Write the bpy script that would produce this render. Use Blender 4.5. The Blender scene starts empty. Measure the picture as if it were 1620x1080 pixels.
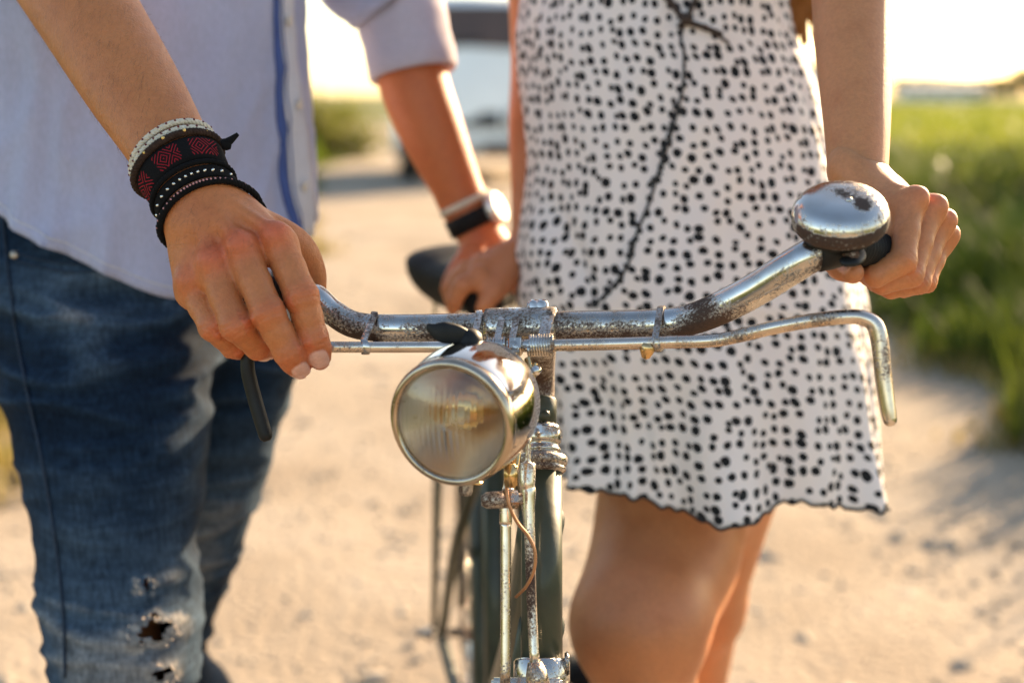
import bpy, bmesh, math, random
import numpy as np
from mathutils import Vector, Matrix, noise as mnoise
from mathutils.bvhtree import BVHTree
R = math.radians
random.seed(7); rng = np.random.default_rng(7)
SC = bpy.context.scene
COL = SC.collection
# ------------------------------------------------------------------ camera, sky, sun, exposure
CAM_H = 1.14
PITCH = math.atan(390/2250)
cam_d = bpy.data.cameras.new('camera'); cam = bpy.data.objects.new('camera', cam_d); COL.objects.link(cam)
cam.location = (0, 0, CAM_H); cam.rotation_euler = (R(90)-PITCH, 0, 0)
cam_d.sensor_width = 36; cam_d.lens = 50; cam_d.clip_start = .05; cam_d.clip_end = 6000
cam_d.dof.use_dof = True; cam_d.dof.focus_distance = 1.115; cam_d.dof.aperture_fstop = 2.8
cam_d.dof.aperture_blades = 9
SC.camera = cam
SUN_AZ, SUN_EL = R(38), R(20)
sdir = Vector((math.sin(SUN_AZ)*math.cos(SUN_EL), math.cos(SUN_AZ)*math.cos(SUN_EL), math.sin(SUN_EL)))
W = bpy.data.worlds.new('World'); SC.world = W; W.use_nodes = True
wn = W.node_tree.nodes; wl = W.node_tree.links
sky = wn.new('ShaderNodeTexSky'); sky.sky_type = 'NISHITA'; sky.sun_disc = False
sky.sun_elevation = SUN_EL; sky.sun_rotation = SUN_AZ; sky.air_density = 1.0; sky.dust_density = 1.0; sky.ozone_density = 1.0
bg = wn['Background']; bg.inputs['Strength'].default_value = .10
wl.new(sky.outputs[0], bg.inputs[0])
sl = bpy.data.lights.new('sun', 'SUN'); sl.energy = 5.0; sl.angle = R(.6); sl.color = (1, .77, .52)
so = bpy.data.objects.new('sun', sl); COL.objects.link(so); so.rotation_euler = sdir.to_track_quat('Z', 'Y').to_euler()
so.location = (3, 3, 6)
SC.view_settings.view_transform = 'Standard'; SC.view_settings.look = 'None'; SC.view_settings.gamma = 1
SC.view_settings.use_curve_mapping = False
SC.view_settings.exposure = 1.88
SC.view_settings.use_white_balance = True; SC.view_settings.white_balance_temperature = 7350; SC.view_settings.white_balance_tint = 10
SC.render.engine = 'CYCLES'
SC.cycles.use_denoising = True
try: SC.cycles.denoiser = 'OPENIMAGEDENOISE'
except Exception: pass
SC.cycles.max_bounces = 10; SC.cycles.transparent_max_bounces = 16
SC.cycles.sample_clamp_indirect = 6

# ------------------------------------------------------------------ helpers
FW = np.array((0, math.cos(PITCH), -math.sin(PITCH))); UP = np.array((0, math.sin(PITCH), math.cos(PITCH))); RT = np.array((1., 0, 0))
CP = np.array((0, 0, CAM_H))
def P(px, py, d):
    """point seen in direction (px,py) of the 1620x1080 survey at camera-axis depth d (metres)"""
    return CP + d*(FW + (px-810)/2250*RT + (540-py)/2250*UP)
def PP(l): return np.array([P(*t[:3]) for t in l])
def nrm(v):
    v = np.asarray(v, float); return v/(np.linalg.norm(v)+1e-12)
def V3(*a): return np.array(a, float)

def mesh(name, verts, faces, mat=None, smooth=True):
    me = bpy.data.meshes.new(name)
    me.from_pydata([tuple(map(float, v)) for v in verts], [], [tuple(map(int, f)) for f in faces]); me.update()
    if mat: me.materials.append(mat)
    if smooth: me.polygons.foreach_set('use_smooth', [True]*len(me.polygons))
    return me
def link(name, me, parent=None, **props):
    o = bpy.data.objects.new(name, me); COL.objects.link(o)
    if parent is not None:
        o.parent = parent
        if parent.type == 'EMPTY': o.matrix_parent_inverse = Matrix.Translation(-parent.location)
    for k, v in props.items(): o[k] = v
    return o
def mk(name, vf, mat, parent=None, smooth=True, **props):
    return link(name, mesh(name, vf[0], vf[1], mat, smooth), parent, **props)
def thing(name, loc, label, cat, group=None):
    o = bpy.data.objects.new(name, None); COL.objects.link(o); o.location = loc; o.empty_display_size = .1
    o['label'] = label; o['category'] = cat
    if group: o['group'] = group
    return o
def join(*vfs):
    vs, fs, n = [], [], 0
    for v, f in vfs:
        vs.extend([tuple(a) for a in v]); fs.extend([tuple(i+n for i in q) for q in f]); n += len(v)
    return vs, fs
def auto_smooth(o, ang=35):
    me = o.data
    bm = bmesh.new(); bm.from_mesh(me)
    for e in bm.edges:
        if len(e.link_faces) == 2 and e.calc_face_angle(0) > R(ang): e.smooth = False
    bm.to_mesh(me); bm.free(); return o

def crom(pts, n=8, closed=False):
    """Catmull-Rom resample of rows (any width)"""
    p = np.asarray(pts, float); m = len(p); out = []
    rngi = range(m) if closed else range(m-1)
    for i in rngi:
        p0 = p[(i-1) % m] if (closed or i > 0) else 2*p[0]-p[1]
        p1 = p[i]; p2 = p[(i+1) % m]
        p3 = p[(i+2) % m] if (closed or i+2 < m) else 2*p[-1]-p[-2]
        for j in range(n):
            t = j/n
            out.append(.5*((2*p1)+(-p0+p2)*t+(2*p0-5*p1+4*p2-p3)*t*t+(-p0+3*p1-3*p2+p3)*t**3))
    if not closed: out.append(p[-1])
    return np.array(out)
def frames(pts, closed=False, up=None):
    m = len(pts); T = np.zeros((m, 3))
    for i in range(m):
        if closed: T[i] = nrm(pts[(i+1) % m]-pts[i-1])
        else: T[i] = nrm(pts[min(i+1, m-1)]-pts[max(i-1, 0)])
    u = np.array(up, float) if up is not None else (V3(0, 0, 1) if abs(T[0][2]) < .9 else V3(1, 0, 0))
    N = np.zeros((m, 3)); n = nrm(u-T[0]*np.dot(u, T[0]))
    for i in range(m):
        if up is not None: n = u
        n = nrm(n-T[i]*np.dot(n, T[i])); N[i] = n
    B = np.cross(T, N)
    return T, N, B
def tube(pts, r, seg=14, closed=False, cap=True, flat=1., up=None, profile=None, round_cap=False):
    """sweep; r scalar or list, flat scales the N axis, profile = list of (n,b) unit outline"""
    pts = np.asarray(pts, float); m = len(pts)
    rr = np.full(m, r, float) if np.isscalar(r) else np.asarray(r, float)
    if round_cap and not closed:
        t0 = nrm(pts[0]-pts[1]); t1 = nrm(pts[-1]-pts[-2]); ks = (.5, .87)
        a = [pts[0]+t0*rr[0]*k for k in reversed(ks)]; b = [pts[-1]+t1*rr[-1]*k for k in ks]
        ra = [rr[0]*math.sqrt(1-k*k) for k in reversed(ks)]; rb = [rr[-1]*math.sqrt(1-k*k) for k in ks]
        pts = np.vstack([a, pts, b]); rr = np.concatenate([ra, rr, rb]); m = len(pts)
    T, N, B = frames(pts, closed, up)
    if profile is None: profile = [(math.cos(2*math.pi*k/seg)*flat, math.sin(2*math.pi*k/seg)) for k in range(seg)]
    seg = len(profile); vs = []; fs = []
    for i in range(m):
        for (a, b) in profile: vs.append(pts[i]+rr[i]*(a*N[i]+b*B[i]))
    for i in range(m if closed else m-1):
        for k in range(seg):
            a = i*seg+k; b = i*seg+(k+1) % seg; c = ((i+1) % m)*seg+(k+1) % seg; d = ((i+1) % m)*seg+k
            fs.append((a, b, c, d))
    if cap and not closed:
        fs.append(tuple(range(seg-1, -1, -1))); fs.append(tuple((m-1)*seg+k for k in range(seg)))
    return vs, fs
def lathe(prof, org, ax, seg=32, xa=None, closed=False):
    """prof rows (radius, distance along ax)"""
    org = np.asarray(org, float); ax = nrm(ax)
    xa = nrm(np.cross(ax, V3(0, 0, 1) if abs(ax[2]) < .9 else V3(1, 0, 0))) if xa is None else nrm(xa)
    ya = np.cross(ax, xa); vs = []; fs = []; m = len(prof)
    for r, s in prof:
        for k in range(seg):
            t = 2*math.pi*k/seg; vs.append(org+ax*s+max(r, 1e-5)*(math.cos(t)*xa+math.sin(t)*ya))
    for i in range(m if closed else m-1):
        for k in range(seg):
            fs.append((i*seg+k, i*seg+(k+1) % seg, ((i+1) % m)*seg+(k+1) % seg, ((i+1) % m)*seg+k))
    return vs, fs
def box(c, s, axes=None, bev=.0):
    """box centred c, full sizes s, optional axes rows, chamfered"""
    bm = bmesh.new(); bmesh.ops.create_cube(bm, size=1)
    for v in bm.verts: v.co = Vector((v.co.x*s[0], v.co.y*s[1], v.co.z*s[2]))
    if bev > 0: bmesh.ops.bevel(bm, geom=bm.edges[:], offset=bev, segments=2, affect='EDGES')
    A = np.eye(3) if axes is None else np.asarray(axes, float)
    vs = [np.asarray(c)+v.co.x*A[0]+v.co.y*A[1]+v.co.z*A[2] for v in bm.verts]
    bm.verts.index_update()
    fs = [tuple(v.index for v in f.verts) for f in bm.faces]; bm.free()
    return vs, fs
def grid_loft(rings, closed=True):
    """rings: list of equal-length point arrays"""
    m = len(rings); n = len(rings[0]); vs = [p for r in rings for p in r]; fs = []
    for i in range(m-1):
        for k in range(n if closed else n-1):
            fs.append((i*n+k, i*n+(k+1) % n, (i+1)*n+(k+1) % n, (i+1)*n+k))
    return vs, fs

# ---- signed distance bodies meshed with surface nets
def smin(a, b, k):
    if k <= 0: return np.minimum(a, b)
    h = np.maximum(k-np.abs(a-b), 0)/k
    return np.minimum(a, b)-h*h*k*.25
class Field:
    def __init__(s, lo, hi, h):
        s.lo = np.asarray(lo, np.float32); s.h = h
        s.n = np.ceil((np.asarray(hi)-np.asarray(lo))/h).astype(int)+1
        s.F = np.full(s.n, .5, np.float32)
    def like(s):
        o = Field.__new__(Field); o.lo = s.lo; o.h = s.h; o.n = s.n; o.F = np.full(s.n, .5, np.float32); return o
    def sub(s, lo, hi):
        a = np.clip(np.floor((lo-s.lo)/s.h).astype(int), 0, s.n); b = np.clip(np.ceil((hi-s.lo)/s.h).astype(int)+1, 0, s.n)
        if (b-a).min() <= 0: return None, None
        sl = tuple(slice(x, y) for x, y in zip(a, b))
        g = [ (s.lo[i]+s.h*np.arange(a[i], b[i])).astype(np.float32).reshape([-1 if j == i else 1 for j in range(3)]) for i in range(3)]
        return sl, g
    def put(s, sl, d, k, cut=False):
        s.F[sl] = -smin(-s.F[sl], d, k) if cut else smin(s.F[sl], d, k)
    def cone(s, a, b, r1, r2, k=.0, flat=None, cut=False):
        """tapered capsule; flat=(axis, factor) squeezes across that axis (factor>1 = thinner)"""
        a = np.asarray(a, np.float32); b = np.asarray(b, np.float32); m = max(r1, r2)*1.25+k+3*s.h
        sl, g = s.sub(np.minimum(a, b)-m, np.maximum(a, b)+m)
        if sl is None: return
        ba = b-a; L2 = float(ba@ba)+1e-9
        px, py, pz = g[0]-a[0], g[1]-a[1], g[2]-a[2]
        t = np.clip((px*ba[0]+py*ba[1]+pz*ba[2])/L2, 0, 1)
        qx, qy, qz = px-t*ba[0], py-t*ba[1], pz-t*ba[2]
        if flat is not None:
            n = nrm(flat[0]).astype(np.float32); c = (qx*n[0]+qy*n[1]+qz*n[2])*(flat[1]-1)
            qx, qy, qz = qx+c*n[0], qy+c*n[1], qz+c*n[2]
        d = np.sqrt(qx*qx+qy*qy+qz*qz)-(r1+(r2-r1)*t)
        s.put(sl, d.astype(np.float32), k, cut)
    def ell(s, c, axes, rad, k=.0, cut=False):
        c = np.asarray(c, np.float32); A = np.asarray(axes, np.float32); rad = np.asarray(rad, np.float32)
        m = rad.max()+k+3*s.h; sl, g = s.sub(c-m, c+m)
        if sl is None: return
        x, y, z = g[0]-c[0], g[1]-c[1], g[2]-c[2]
        q = [x*A[i][0]+y*A[i][1]+z*A[i][2] for i in range(3)]
        k0 = np.sqrt(sum((q[i]/rad[i])**2 for i in range(3))); k1 = np.sqrt(sum((q[i]/rad[i]**2)**2 for i in range(3)))+1e-6
        s.put(sl, (k0*(k0-1)/k1).astype(np.float32), k, cut)
    def chain(s, pts, rad, k=.0, kin=.0, flat=None):
        """own smooth chain blended into the field"""
        m = len(pts); ff = [1.]*m; ax = None
        if flat is not None: ax = flat[0][0]; ff = [t[1] for t in flat]; ff = ff+[ff[-1]]*(m-len(ff))
        q = crom([np.r_[pts[i], rad[i], ff[i]] for i in range(m)], 6); T = s.like()
        for i in range(len(q)-1): T.cone(q[i, :3], q[i+1, :3], q[i, 3], q[i+1, 3], 0, None if ax is None else (ax, (q[i, 4]+q[i+1, 4])/2))
        s.F = smin(s.F, T.F, k)
    def mesh(s, smooth=2):
        F = s.F; h = s.h; n = F.shape; cs = (n[0]-1, n[1]-1, n[2]-1)
        I = F < 0
        cnt = np.zeros(cs, np.int8); acc = np.zeros(cs+(3,), np.float32)
        c000 = sum(I[i:n[0]-1+i, j:n[1]-1+j, k:n[2]-1+k].astype(np.int8) for i in (0, 1) for j in (0, 1) for k in (0, 1))
        act = (c000 > 0) & (c000 < 8)
        idx = np.argwhere(act)
        vid = np.full(cs, -1, np.int64); vid[act] = np.arange(len(idx))
        ac = np.zeros((len(idx), 3)); cn = np.zeros(len(idx))
        for ax in range(3):
            o1, o2 = [(1, 2), (0, 2), (0, 1)][ax]
            for u in (0, 1):
                for v in (0, 1):
                    off = [0, 0, 0]; off[o1] = u; off[o2] = v
                    a = idx+off; b = a.copy(); b[:, ax] += 1
                    fa = F[a[:, 0], a[:, 1], a[:, 2]]; fb = F[b[:, 0], b[:, 1], b[:, 2]]
                    m = (fa < 0) != (fb < 0); t = np.where(m, fa/np.where(m, fa-fb, 1), 0)
                    p = a.astype(float); p[:, ax] += t
                    ac[m] += p[m]; cn[m] += 1
        vs = ac/cn[:, None]*h+s.lo
        fs = []
        for ax in range(3):
            o1, o2 = [(1, 2), (2, 0), (0, 1)][ax]
            A = [slice(1, -1)]*3; A[ax] = slice(0, n[ax]-1); Bq = list(A); Bq[ax] = slice(1, n[ax])
            x = I[tuple(A)]; y = I[tuple(Bq)]
            e = np.argwhere(x != y); base = e+1; base[:, ax] -= 1
            pos = x[e[:, 0], e[:, 1], e[:, 2]]
            def cid(d1, d2):
                q = base.copy(); q[:, o1] += d1; q[:, o2] += d2
                return vid[q[:, 0], q[:, 1], q[:, 2]]
            q = np.stack([cid(-1, -1), cid(0, -1), cid(0, 0), cid(-1, 0)], 1)
            q[~pos] = q[~pos][:, ::-1]
            fs.append(q)
        fs = np.vstack(fs)
        for _ in range(smooth): vs = lap(vs, fs, .5); vs = lap(vs, fs, -.52)
        return vs, fs
def lap(vs, fs, w):
    sm = np.zeros_like(vs); c = np.zeros(len(vs))
    for i in range(4):
        a = fs[:, i]; b = fs[:, (i+1) % 4]
        for j in range(3): sm[:, j] += np.bincount(a, vs[b, j], len(vs))+np.bincount(b, vs[a, j], len(vs))
        c += np.bincount(a, minlength=len(vs))+np.bincount(b, minlength=len(vs))
    return vs+w*(sm/np.maximum(c, 1)[:, None]-vs)
def vnormals(vs, fs):
    fs = np.asarray(fs); a, b, c, d = (vs[fs[:, i]] for i in range(4)); n = np.cross(c-a, d-b); out = np.zeros_like(vs)
    for i in range(4):
        for j in range(3): out[:, j] += np.bincount(fs[:, i], n[:, j], len(vs))
    return out/(np.linalg.norm(out, axis=1)[:, None]+1e-12)
def fast_mesh(name, vs, fs, mat, attrs=None):
    me = bpy.data.meshes.new(name); vs = np.asarray(vs, np.float32); fs = np.asarray(fs, np.int32)
    me.vertices.add(len(vs)); me.vertices.foreach_set('co', vs.ravel())
    me.loops.add(fs.size); me.loops.foreach_set('vertex_index', fs.ravel())
    me.polygons.add(len(fs)); me.polygons.foreach_set('loop_start', np.arange(0, fs.size, fs.shape[1], dtype=np.int32))
    me.polygons.foreach_set('loop_total', np.full(len(fs), fs.shape[1], np.int32))
    me.polygons.foreach_set('use_smooth', np.ones(len(fs), bool))
    me.update(calc_edges=True); me.validate()
    if mat: me.materials.append(mat)
    for k, v in (attrs or {}).items():
        at = me.attributes.new(k, 'FLOAT', 'POINT'); at.data.foreach_set('value', np.asarray(v, np.float32))
    return me
def vnoise(p, s, seed=0.):
    """smooth vector of noise values for points p (n,3), scale s (1/m)"""
    return np.array([mnoise.noise(Vector((a*s+seed, b*s-seed*.7, c*s+seed*1.3))) for a, b, c in p])

# ------------------------------------------------------------------ materials
def newmat(name):
    m = bpy.data.materials.new(name); m.use_nodes = True
    return m, m.node_tree.nodes, m.node_tree.links, m.node_tree.nodes['Principled BSDF']
def N(nodes, t, **kw):
    n = nodes.new('ShaderNode'+t)
    for k, v in kw.items():
        if k in n.inputs: n.inputs[k].default_value = v
        else: setattr(n, k, v)
    return n
def ramp(nodes, stops, interp='LINEAR'):
    r = nodes.new('ShaderNodeValToRGB'); cr = r.color_ramp; cr.interpolation = interp
    while len(cr.elements) > 1: cr.elements.remove(cr.elements[-1])
    for i, (p, c) in enumerate(stops):
        e = cr.elements[0] if i == 0 else cr.elements.new(p)
        e.position = p; e.color = tuple(c)+(1,) if len(c) == 3 else c
    return r
def g3(v): return (v, v, v)
def plain(name, col, rough=.5, metal=0., spec=.5, var=.12, scale=40., bump=.0, bscale=200., sheen=0., sss=0., coat=0.):
    m, n, l, b = newmat(name)
    tc = N(n, 'TexCoord'); nz = N(n, 'TexNoise', Scale=scale, Detail=5., Roughness=.6); l.new(tc.outputs['Object'], nz.inputs['Vector'])
    c = np.array(col); rp = ramp(n, [(.3, c*(1-var)), (.7, np.minimum(c*(1+var), 1))]); l.new(nz.outputs[0], rp.inputs[0])
    l.new(rp.outputs[0], b.inputs['Base Color'])
    b.inputs['Roughness'].default_value = rough; b.inputs['Metallic'].default_value = metal; b.inputs['Specular IOR Level'].default_value = spec
    if sheen: b.inputs['Sheen Weight'].default_value = sheen
    if coat: b.inputs['Coat Weight'].default_value = coat; b.inputs['Coat Roughness'].default_value = .15
    if sss:
        b.inputs['Subsurface Weight'].default_value = sss; b.inputs['Subsurface Radius'].default_value = (1, .4, .2); b.inputs['Subsurface Scale'].default_value = .006
    if bump:
        n2 = N(n, 'TexNoise', Scale=bscale, Detail=4.); l.new(tc.outputs['Object'], n2.inputs['Vector'])
        bp = N(n, 'Bump', Strength=bump, Distance=.002); l.new(n2.outputs[0], bp.inputs['Height']); l.new(bp.outputs[0], b.inputs['Normal'])
    return m
def chrome(name, base=(.58, .56, .53), rust=.5, rough=.14, rcol=(.055, .026, .016), scale=60., attr=None):
    """old plated steel: pitted, with rust eating through where the noise passes the threshold"""
    m, n, l, b = newmat(name)
    tc = N(n, 'TexCoord')
    big = N(n, 'TexNoise', Scale=scale*.35, Detail=3., Roughness=.55); fine = N(n, 'TexNoise', Scale=scale*7., Detail=7., Roughness=.72)
    l.new(tc.outputs['Object'], big.inputs['Vector']); l.new(tc.outputs['Object'], fine.inputs['Vector'])
    mx = N(n, 'Math', operation='MULTIPLY_ADD'); mx.inputs[1].default_value = .55; l.new(fine.outputs[0], mx.inputs[0])
    m2 = N(n, 'Math', operation='MULTIPLY'); m2.inputs[1].default_value = .45; l.new(big.outputs[0], m2.inputs[0]); l.new(m2.outputs[0], mx.inputs[2])
    src = mx.outputs[0]
    if attr:
        at = N(n, 'Attribute', attribute_name=attr); ad = N(n, 'Math', operation='ADD'); l.new(src, ad.inputs[0]); l.new(at.outputs['Fac'], ad.inputs[1]); src = ad.outputs[0]
    th = .635-.2*rust
    rp = ramp(n, [(th, g3(0)), (th+.085, g3(1))]); l.new(src, rp.inputs[0])
    rc = ramp(n, [(.35, np.array(rcol)*.45), (.6, rcol), (.8, np.array(rcol)*2.2)]); l.new(fine.outputs[0], rc.inputs[0])
    stain = ramp(n, [(.35, base), (.75, np.array(base)*np.array((.55, .43, .33)))]); l.new(big.outputs[0], stain.inputs[0])
    mixc = N(n, 'Mix', data_type='RGBA'); l.new(rp.outputs[0], mixc.inputs[0]); l.new(stain.outputs[0], mixc.inputs[6]); l.new(rc.outputs[0], mixc.inputs[7])
    l.new(mixc.outputs[2], b.inputs['Base Color'])
    inv = N(n, 'Math', operation='SUBTRACT'); inv.inputs[0].default_value = 1; l.new(rp.outputs[0], inv.inputs[1]); l.new(inv.outputs[0], b.inputs['Metallic'])
    rr = N(n, 'MapRange'); rr.inputs[3].default_value = rough; rr.inputs[4].default_value = .75; l.new(rp.outputs[0], rr.inputs[0])
    sm = N(n, 'TexNoise', Scale=scale*1.3, Detail=4.); l.new(tc.outputs['Object'], sm.inputs['Vector'])
    ra = N(n, 'Math', operation='MULTIPLY_ADD'); ra.inputs[1].default_value = .22; l.new(sm.outputs[0], ra.inputs[0]); l.new(rr.outputs[0], ra.inputs[2])
    rs = N(n, 'Math', operation='SUBTRACT'); rs.inputs[1].default_value = .09; l.new(ra.outputs[0], rs.inputs[0]); l.new(rs.outputs[0], b.inputs['Roughness'])
    bp = N(n, 'Bump', Strength=.35, Distance=.0006); l.new(rp.outputs[0], bp.inputs['Height']); l.new(bp.outputs[0], b.inputs['Normal'])
    return m
# ------------------------------------------------------------------ ground, road, fields
def ground_mat():
    m, n, l, b = newmat('dirt_road')
    tc = N(n, 'TexCoord')
    a = N(n, 'TexNoise', Scale=1.1, Detail=6., Roughness=.6); c = N(n, 'TexNoise', Scale=26., Detail=8., Roughness=.7); v = N(n, 'TexVoronoi', Scale=48.)
    for q in (a, c, v): l.new(tc.outputs['Object'], q.inputs['Vector'])
    r1 = ramp(n, [(.3, (.255, .197, .142)), (.5, (.34, .275, .207)), (.72, (.42, .355, .285))]); l.new(a.outputs[0], r1.inputs[0])
    r2 = ramp(n, [(.3, g3(.80)), (.7, g3(1.10))]); l.new(c.outputs[0], r2.inputs[0])
    mx = N(n, 'Mix', data_type='RGBA', blend_type='MULTIPLY'); mx.inputs[0].default_value = .8; l.new(r1.outputs[0], mx.inputs[6]); l.new(r2.outputs[0], mx.inputs[7])
    l.new(mx.outputs[2], b.inputs['Base Color']); b.inputs['Roughness'].default_value = .95; b.inputs['Specular IOR Level'].default_value = .2
    ad = N(n, 'Math', operation='SUBTRACT'); l.new(c.outputs[0], ad.inputs[0]); l.new(v.outputs['Distance'], ad.inputs[1])
    bp = N(n, 'Bump', Strength=.45, Distance=.015); l.new(ad.outputs[0], bp.inputs['Height']); l.new(bp.outputs[0], b.inputs['Normal'])
    return m
M_dirt = ground_mat()
M_field = plain('field_soil', (.11, .12, .04), .95, var=.4, scale=.35, spec=.1)
ROAD_L, ROAD_R = -1.75, 1.85
def road_edge(y, side):
    return (ROAD_R if side > 0 else ROAD_L-.098*max(0., y-10))+.12*math.sin(y*.9+side)+.10*math.sin(y*2.3+2*side)
vs = [(-3000, -60, 0), (3000, -60, 0), (3000, 4000, 0), (-3000, 4000, 0)]
mk('ground', (vs, [(0, 1, 2, 3)]), M_field, smooth=False, kind='structure')
ys = list(np.arange(-6, 12, .25))+list(np.arange(12, 60, 2.))
nx = 40; vs = []; fs = []
for y in ys:
    xl, xr = road_edge(y, -1)-.3, road_edge(y, 1)+.3
    for k in range(nx+1):
        x = xl+(xr-xl)*k/nx
        z = .008+.012*(mnoise.noise(Vector((x*1.2, y*1.2, 0)))+.5*mnoise.noise(Vector((x*5, y*5, 3))))
        edge = min(k, nx-k)/3
        vs.append((x, y, max(.006, z+.012) if edge >= 1 else .004+.006*edge))
for i in range(len(ys)-1):
    for k in range(nx): fs.append((i*(nx+1)+k, i*(nx+1)+k+1, (i+1)*(nx+1)+k+1, (i+1)*(nx+1)+k))
mk('dirt_road', (vs, fs), M_dirt, kind='structure')
# pebbles on the road: one mass nobody would count
M_peb = plain('pebble_stone', (.38, .32, .25), .9, var=.35, scale=30.)
vs, fs = [], []
ico = bmesh.new(); bmesh.ops.create_icosphere(ico, subdivisions=1, radius=1); iv = np.array([v.co[:] for v in ico.verts]); ifc = [tuple(v.index for v in f.verts) for f in ico.faces]; ico.free()
for i in range(5200):
    y = 1.5+11*rng.random()**1.6; x = rng.uniform(ROAD_L, ROAD_R); s = rng.uniform(.004, .012)*(1 if rng.random() < .93 else 2.2)
    q = iv*np.array([s*rng.uniform(.8, 1.4), s, s*rng.uniform(.5, .8)])*(1+.25*rng.standard_normal((len(iv), 1))*.6)
    o = len(vs); vs.extend(q+np.array((x, y, .02))); fs.extend([tuple(a+o for a in f) for f in ifc])
mk('gravel', (vs, fs), M_peb, smooth=False, kind='stuff')

def leaf_mat(name, c0, c1, trans=.45, scale=3.):
    m, n, l, b = newmat(name)
    tc = N(n, 'TexCoord'); nz = N(n, 'TexNoise', Scale=scale, Detail=5.); l.new(tc.outputs['Object'], nz.inputs['Vector'])
    rp = ramp(n, [(.35, c0), (.65, c1)]); l.new(nz.outputs[0], rp.inputs[0]); l.new(rp.outputs[0], b.inputs['Base Color'])
    b.inputs['Roughness'].default_value = .55; b.inputs['Specular IOR Level'].default_value = .25
    tr = N(n, 'BsdfTranslucent'); l.new(rp.outputs[0], tr.inputs[0]); mxs = N(n, 'MixShader'); mxs.inputs[0].default_value = trans
    l.new(b.outputs[0], mxs.inputs[1]); l.new(tr.outputs[0], mxs.inputs[2]); l.new(mxs.outputs[0], n['Material Output'].inputs[0])
    return m
M_grass = leaf_mat('grass_blades', (.06, .105, .012), (.17, .20, .028), scale=1.2)
M_dry = leaf_mat('dry_grass_blades', (.20, .16, .05), (.34, .26, .09), scale=2.)
M_leaf = leaf_mat('shrub_leaf', (.05, .08, .015), (.12, .13, .03), scale=4.)
M_tleaf = leaf_mat('tree_leaf', (.035, .05, .015), (.08, .09, .03), .3, scale=.4)
M_bark = plain('bark', (.13, .09, .06), .9, var=.4, scale=20., bump=.5)
def blades(pts, hts, wid, lean=.45):
    """curved two-segment grass blades"""
    n = len(pts); a = rng.uniform(0, 2*np.pi, n); d = np.stack([np.cos(a), np.sin(a), 0*a], 1); s = np.stack([-np.sin(a), np.cos(a), 0*a], 1)
    ln = lean*rng.uniform(.3, 1.2, n)[:, None]*hts[:, None]; w = wid[:, None]
    z = np.array((0, 0, 1.))
    p0 = pts; p1 = pts+z*hts[:, None]*.55+d*ln*.3; p2 = pts+z*hts[:, None]*(1-.3*lean)+d*ln
    v = np.stack([p0-s*w, p0+s*w, p1+s*w*.8, p1-s*w*.8, p2+s*w*.12, p2-s*w*.12], 1).reshape(-1, 3)
    b = np.arange(n)[:, None]*6
    f = np.concatenate([b+np.array([[0, 1, 2, 3]]), b+np.array([[3, 2, 4, 5]])])
    return v, f
def strip(n, side, y0, y1, depth, hlo, hhi, mat, name, pw=1.5, off=0., wmul=1.):
    y = y0+(y1-y0)*rng.random(n)**pw; t = rng.random(n)**.8
    x0 = np.array([road_edge(q, side) for q in y])+off*side+.22*np.sin(y*5.1)*rng.random(n)
    x = x0+side*t*depth
    h = rng.uniform(hlo, hhi, n)*(.55+.45*np.minimum(1, t*depth/.5))*(1+.25*np.sin(x*3.1+y*1.7))
    v, f = blades(np.stack([x, y, 0*x], 1), h, (.004+.004*rng.random(n))*(1+.10*y)*wmul)
    return link(name, fast_mesh(name, v, f, mat), None, kind='stuff')
strip(60000, 1, 2.5, 24, 3.2, .28, .66, leaf_mat('verge_blades', (.030, .062, .008), (.12, .15, .02), .36, scale=1.2), 'tall_grass_verge', 1.7)  # shade on the near face of the verge put into darker blade colours
strip(26000, -1, 2.5, 26, 3.0, .12, .45, M_grass, 'grass_verge', 1.6)
strip(9000, -1, 2.5, 14, .9, .05, .22, M_dry, 'dry_grass_fringe', 1.3, -.25)
strip(5000, 1, 2.5, 14, .5, .05, .20, M_dry, 'dry_grass_edge', 1.3, -.15)
# field crop further off
n = 60000; y = 9+150*rng.random(n)**2.2; x = 2.4+rng.random(n)*(4+y*.75)
v, f = blades(np.stack([x, y, 0*x], 1), rng.uniform(.3, .6, n), (.006+.0016*y)); link('field_crop_grass', fast_mesh('field_crop_grass', v, f, leaf_mat('field_blades', (.13, .18, .02), (.26, .27, .045), scale=.6)), None, kind='stuff')
n = 26000; y = 10+90*rng.random(n)**2.; x = np.array([road_edge(q, -1) for q in y])-.3-rng.random(n)*(4+y*.6)
v, f = blades(np.stack([x, y, 0*x], 1), rng.uniform(.3, .65, n), (.006+.0016*y)); link('meadow_grass', fast_mesh('meadow_grass', v, f, M_grass), None, kind='stuff')

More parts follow.
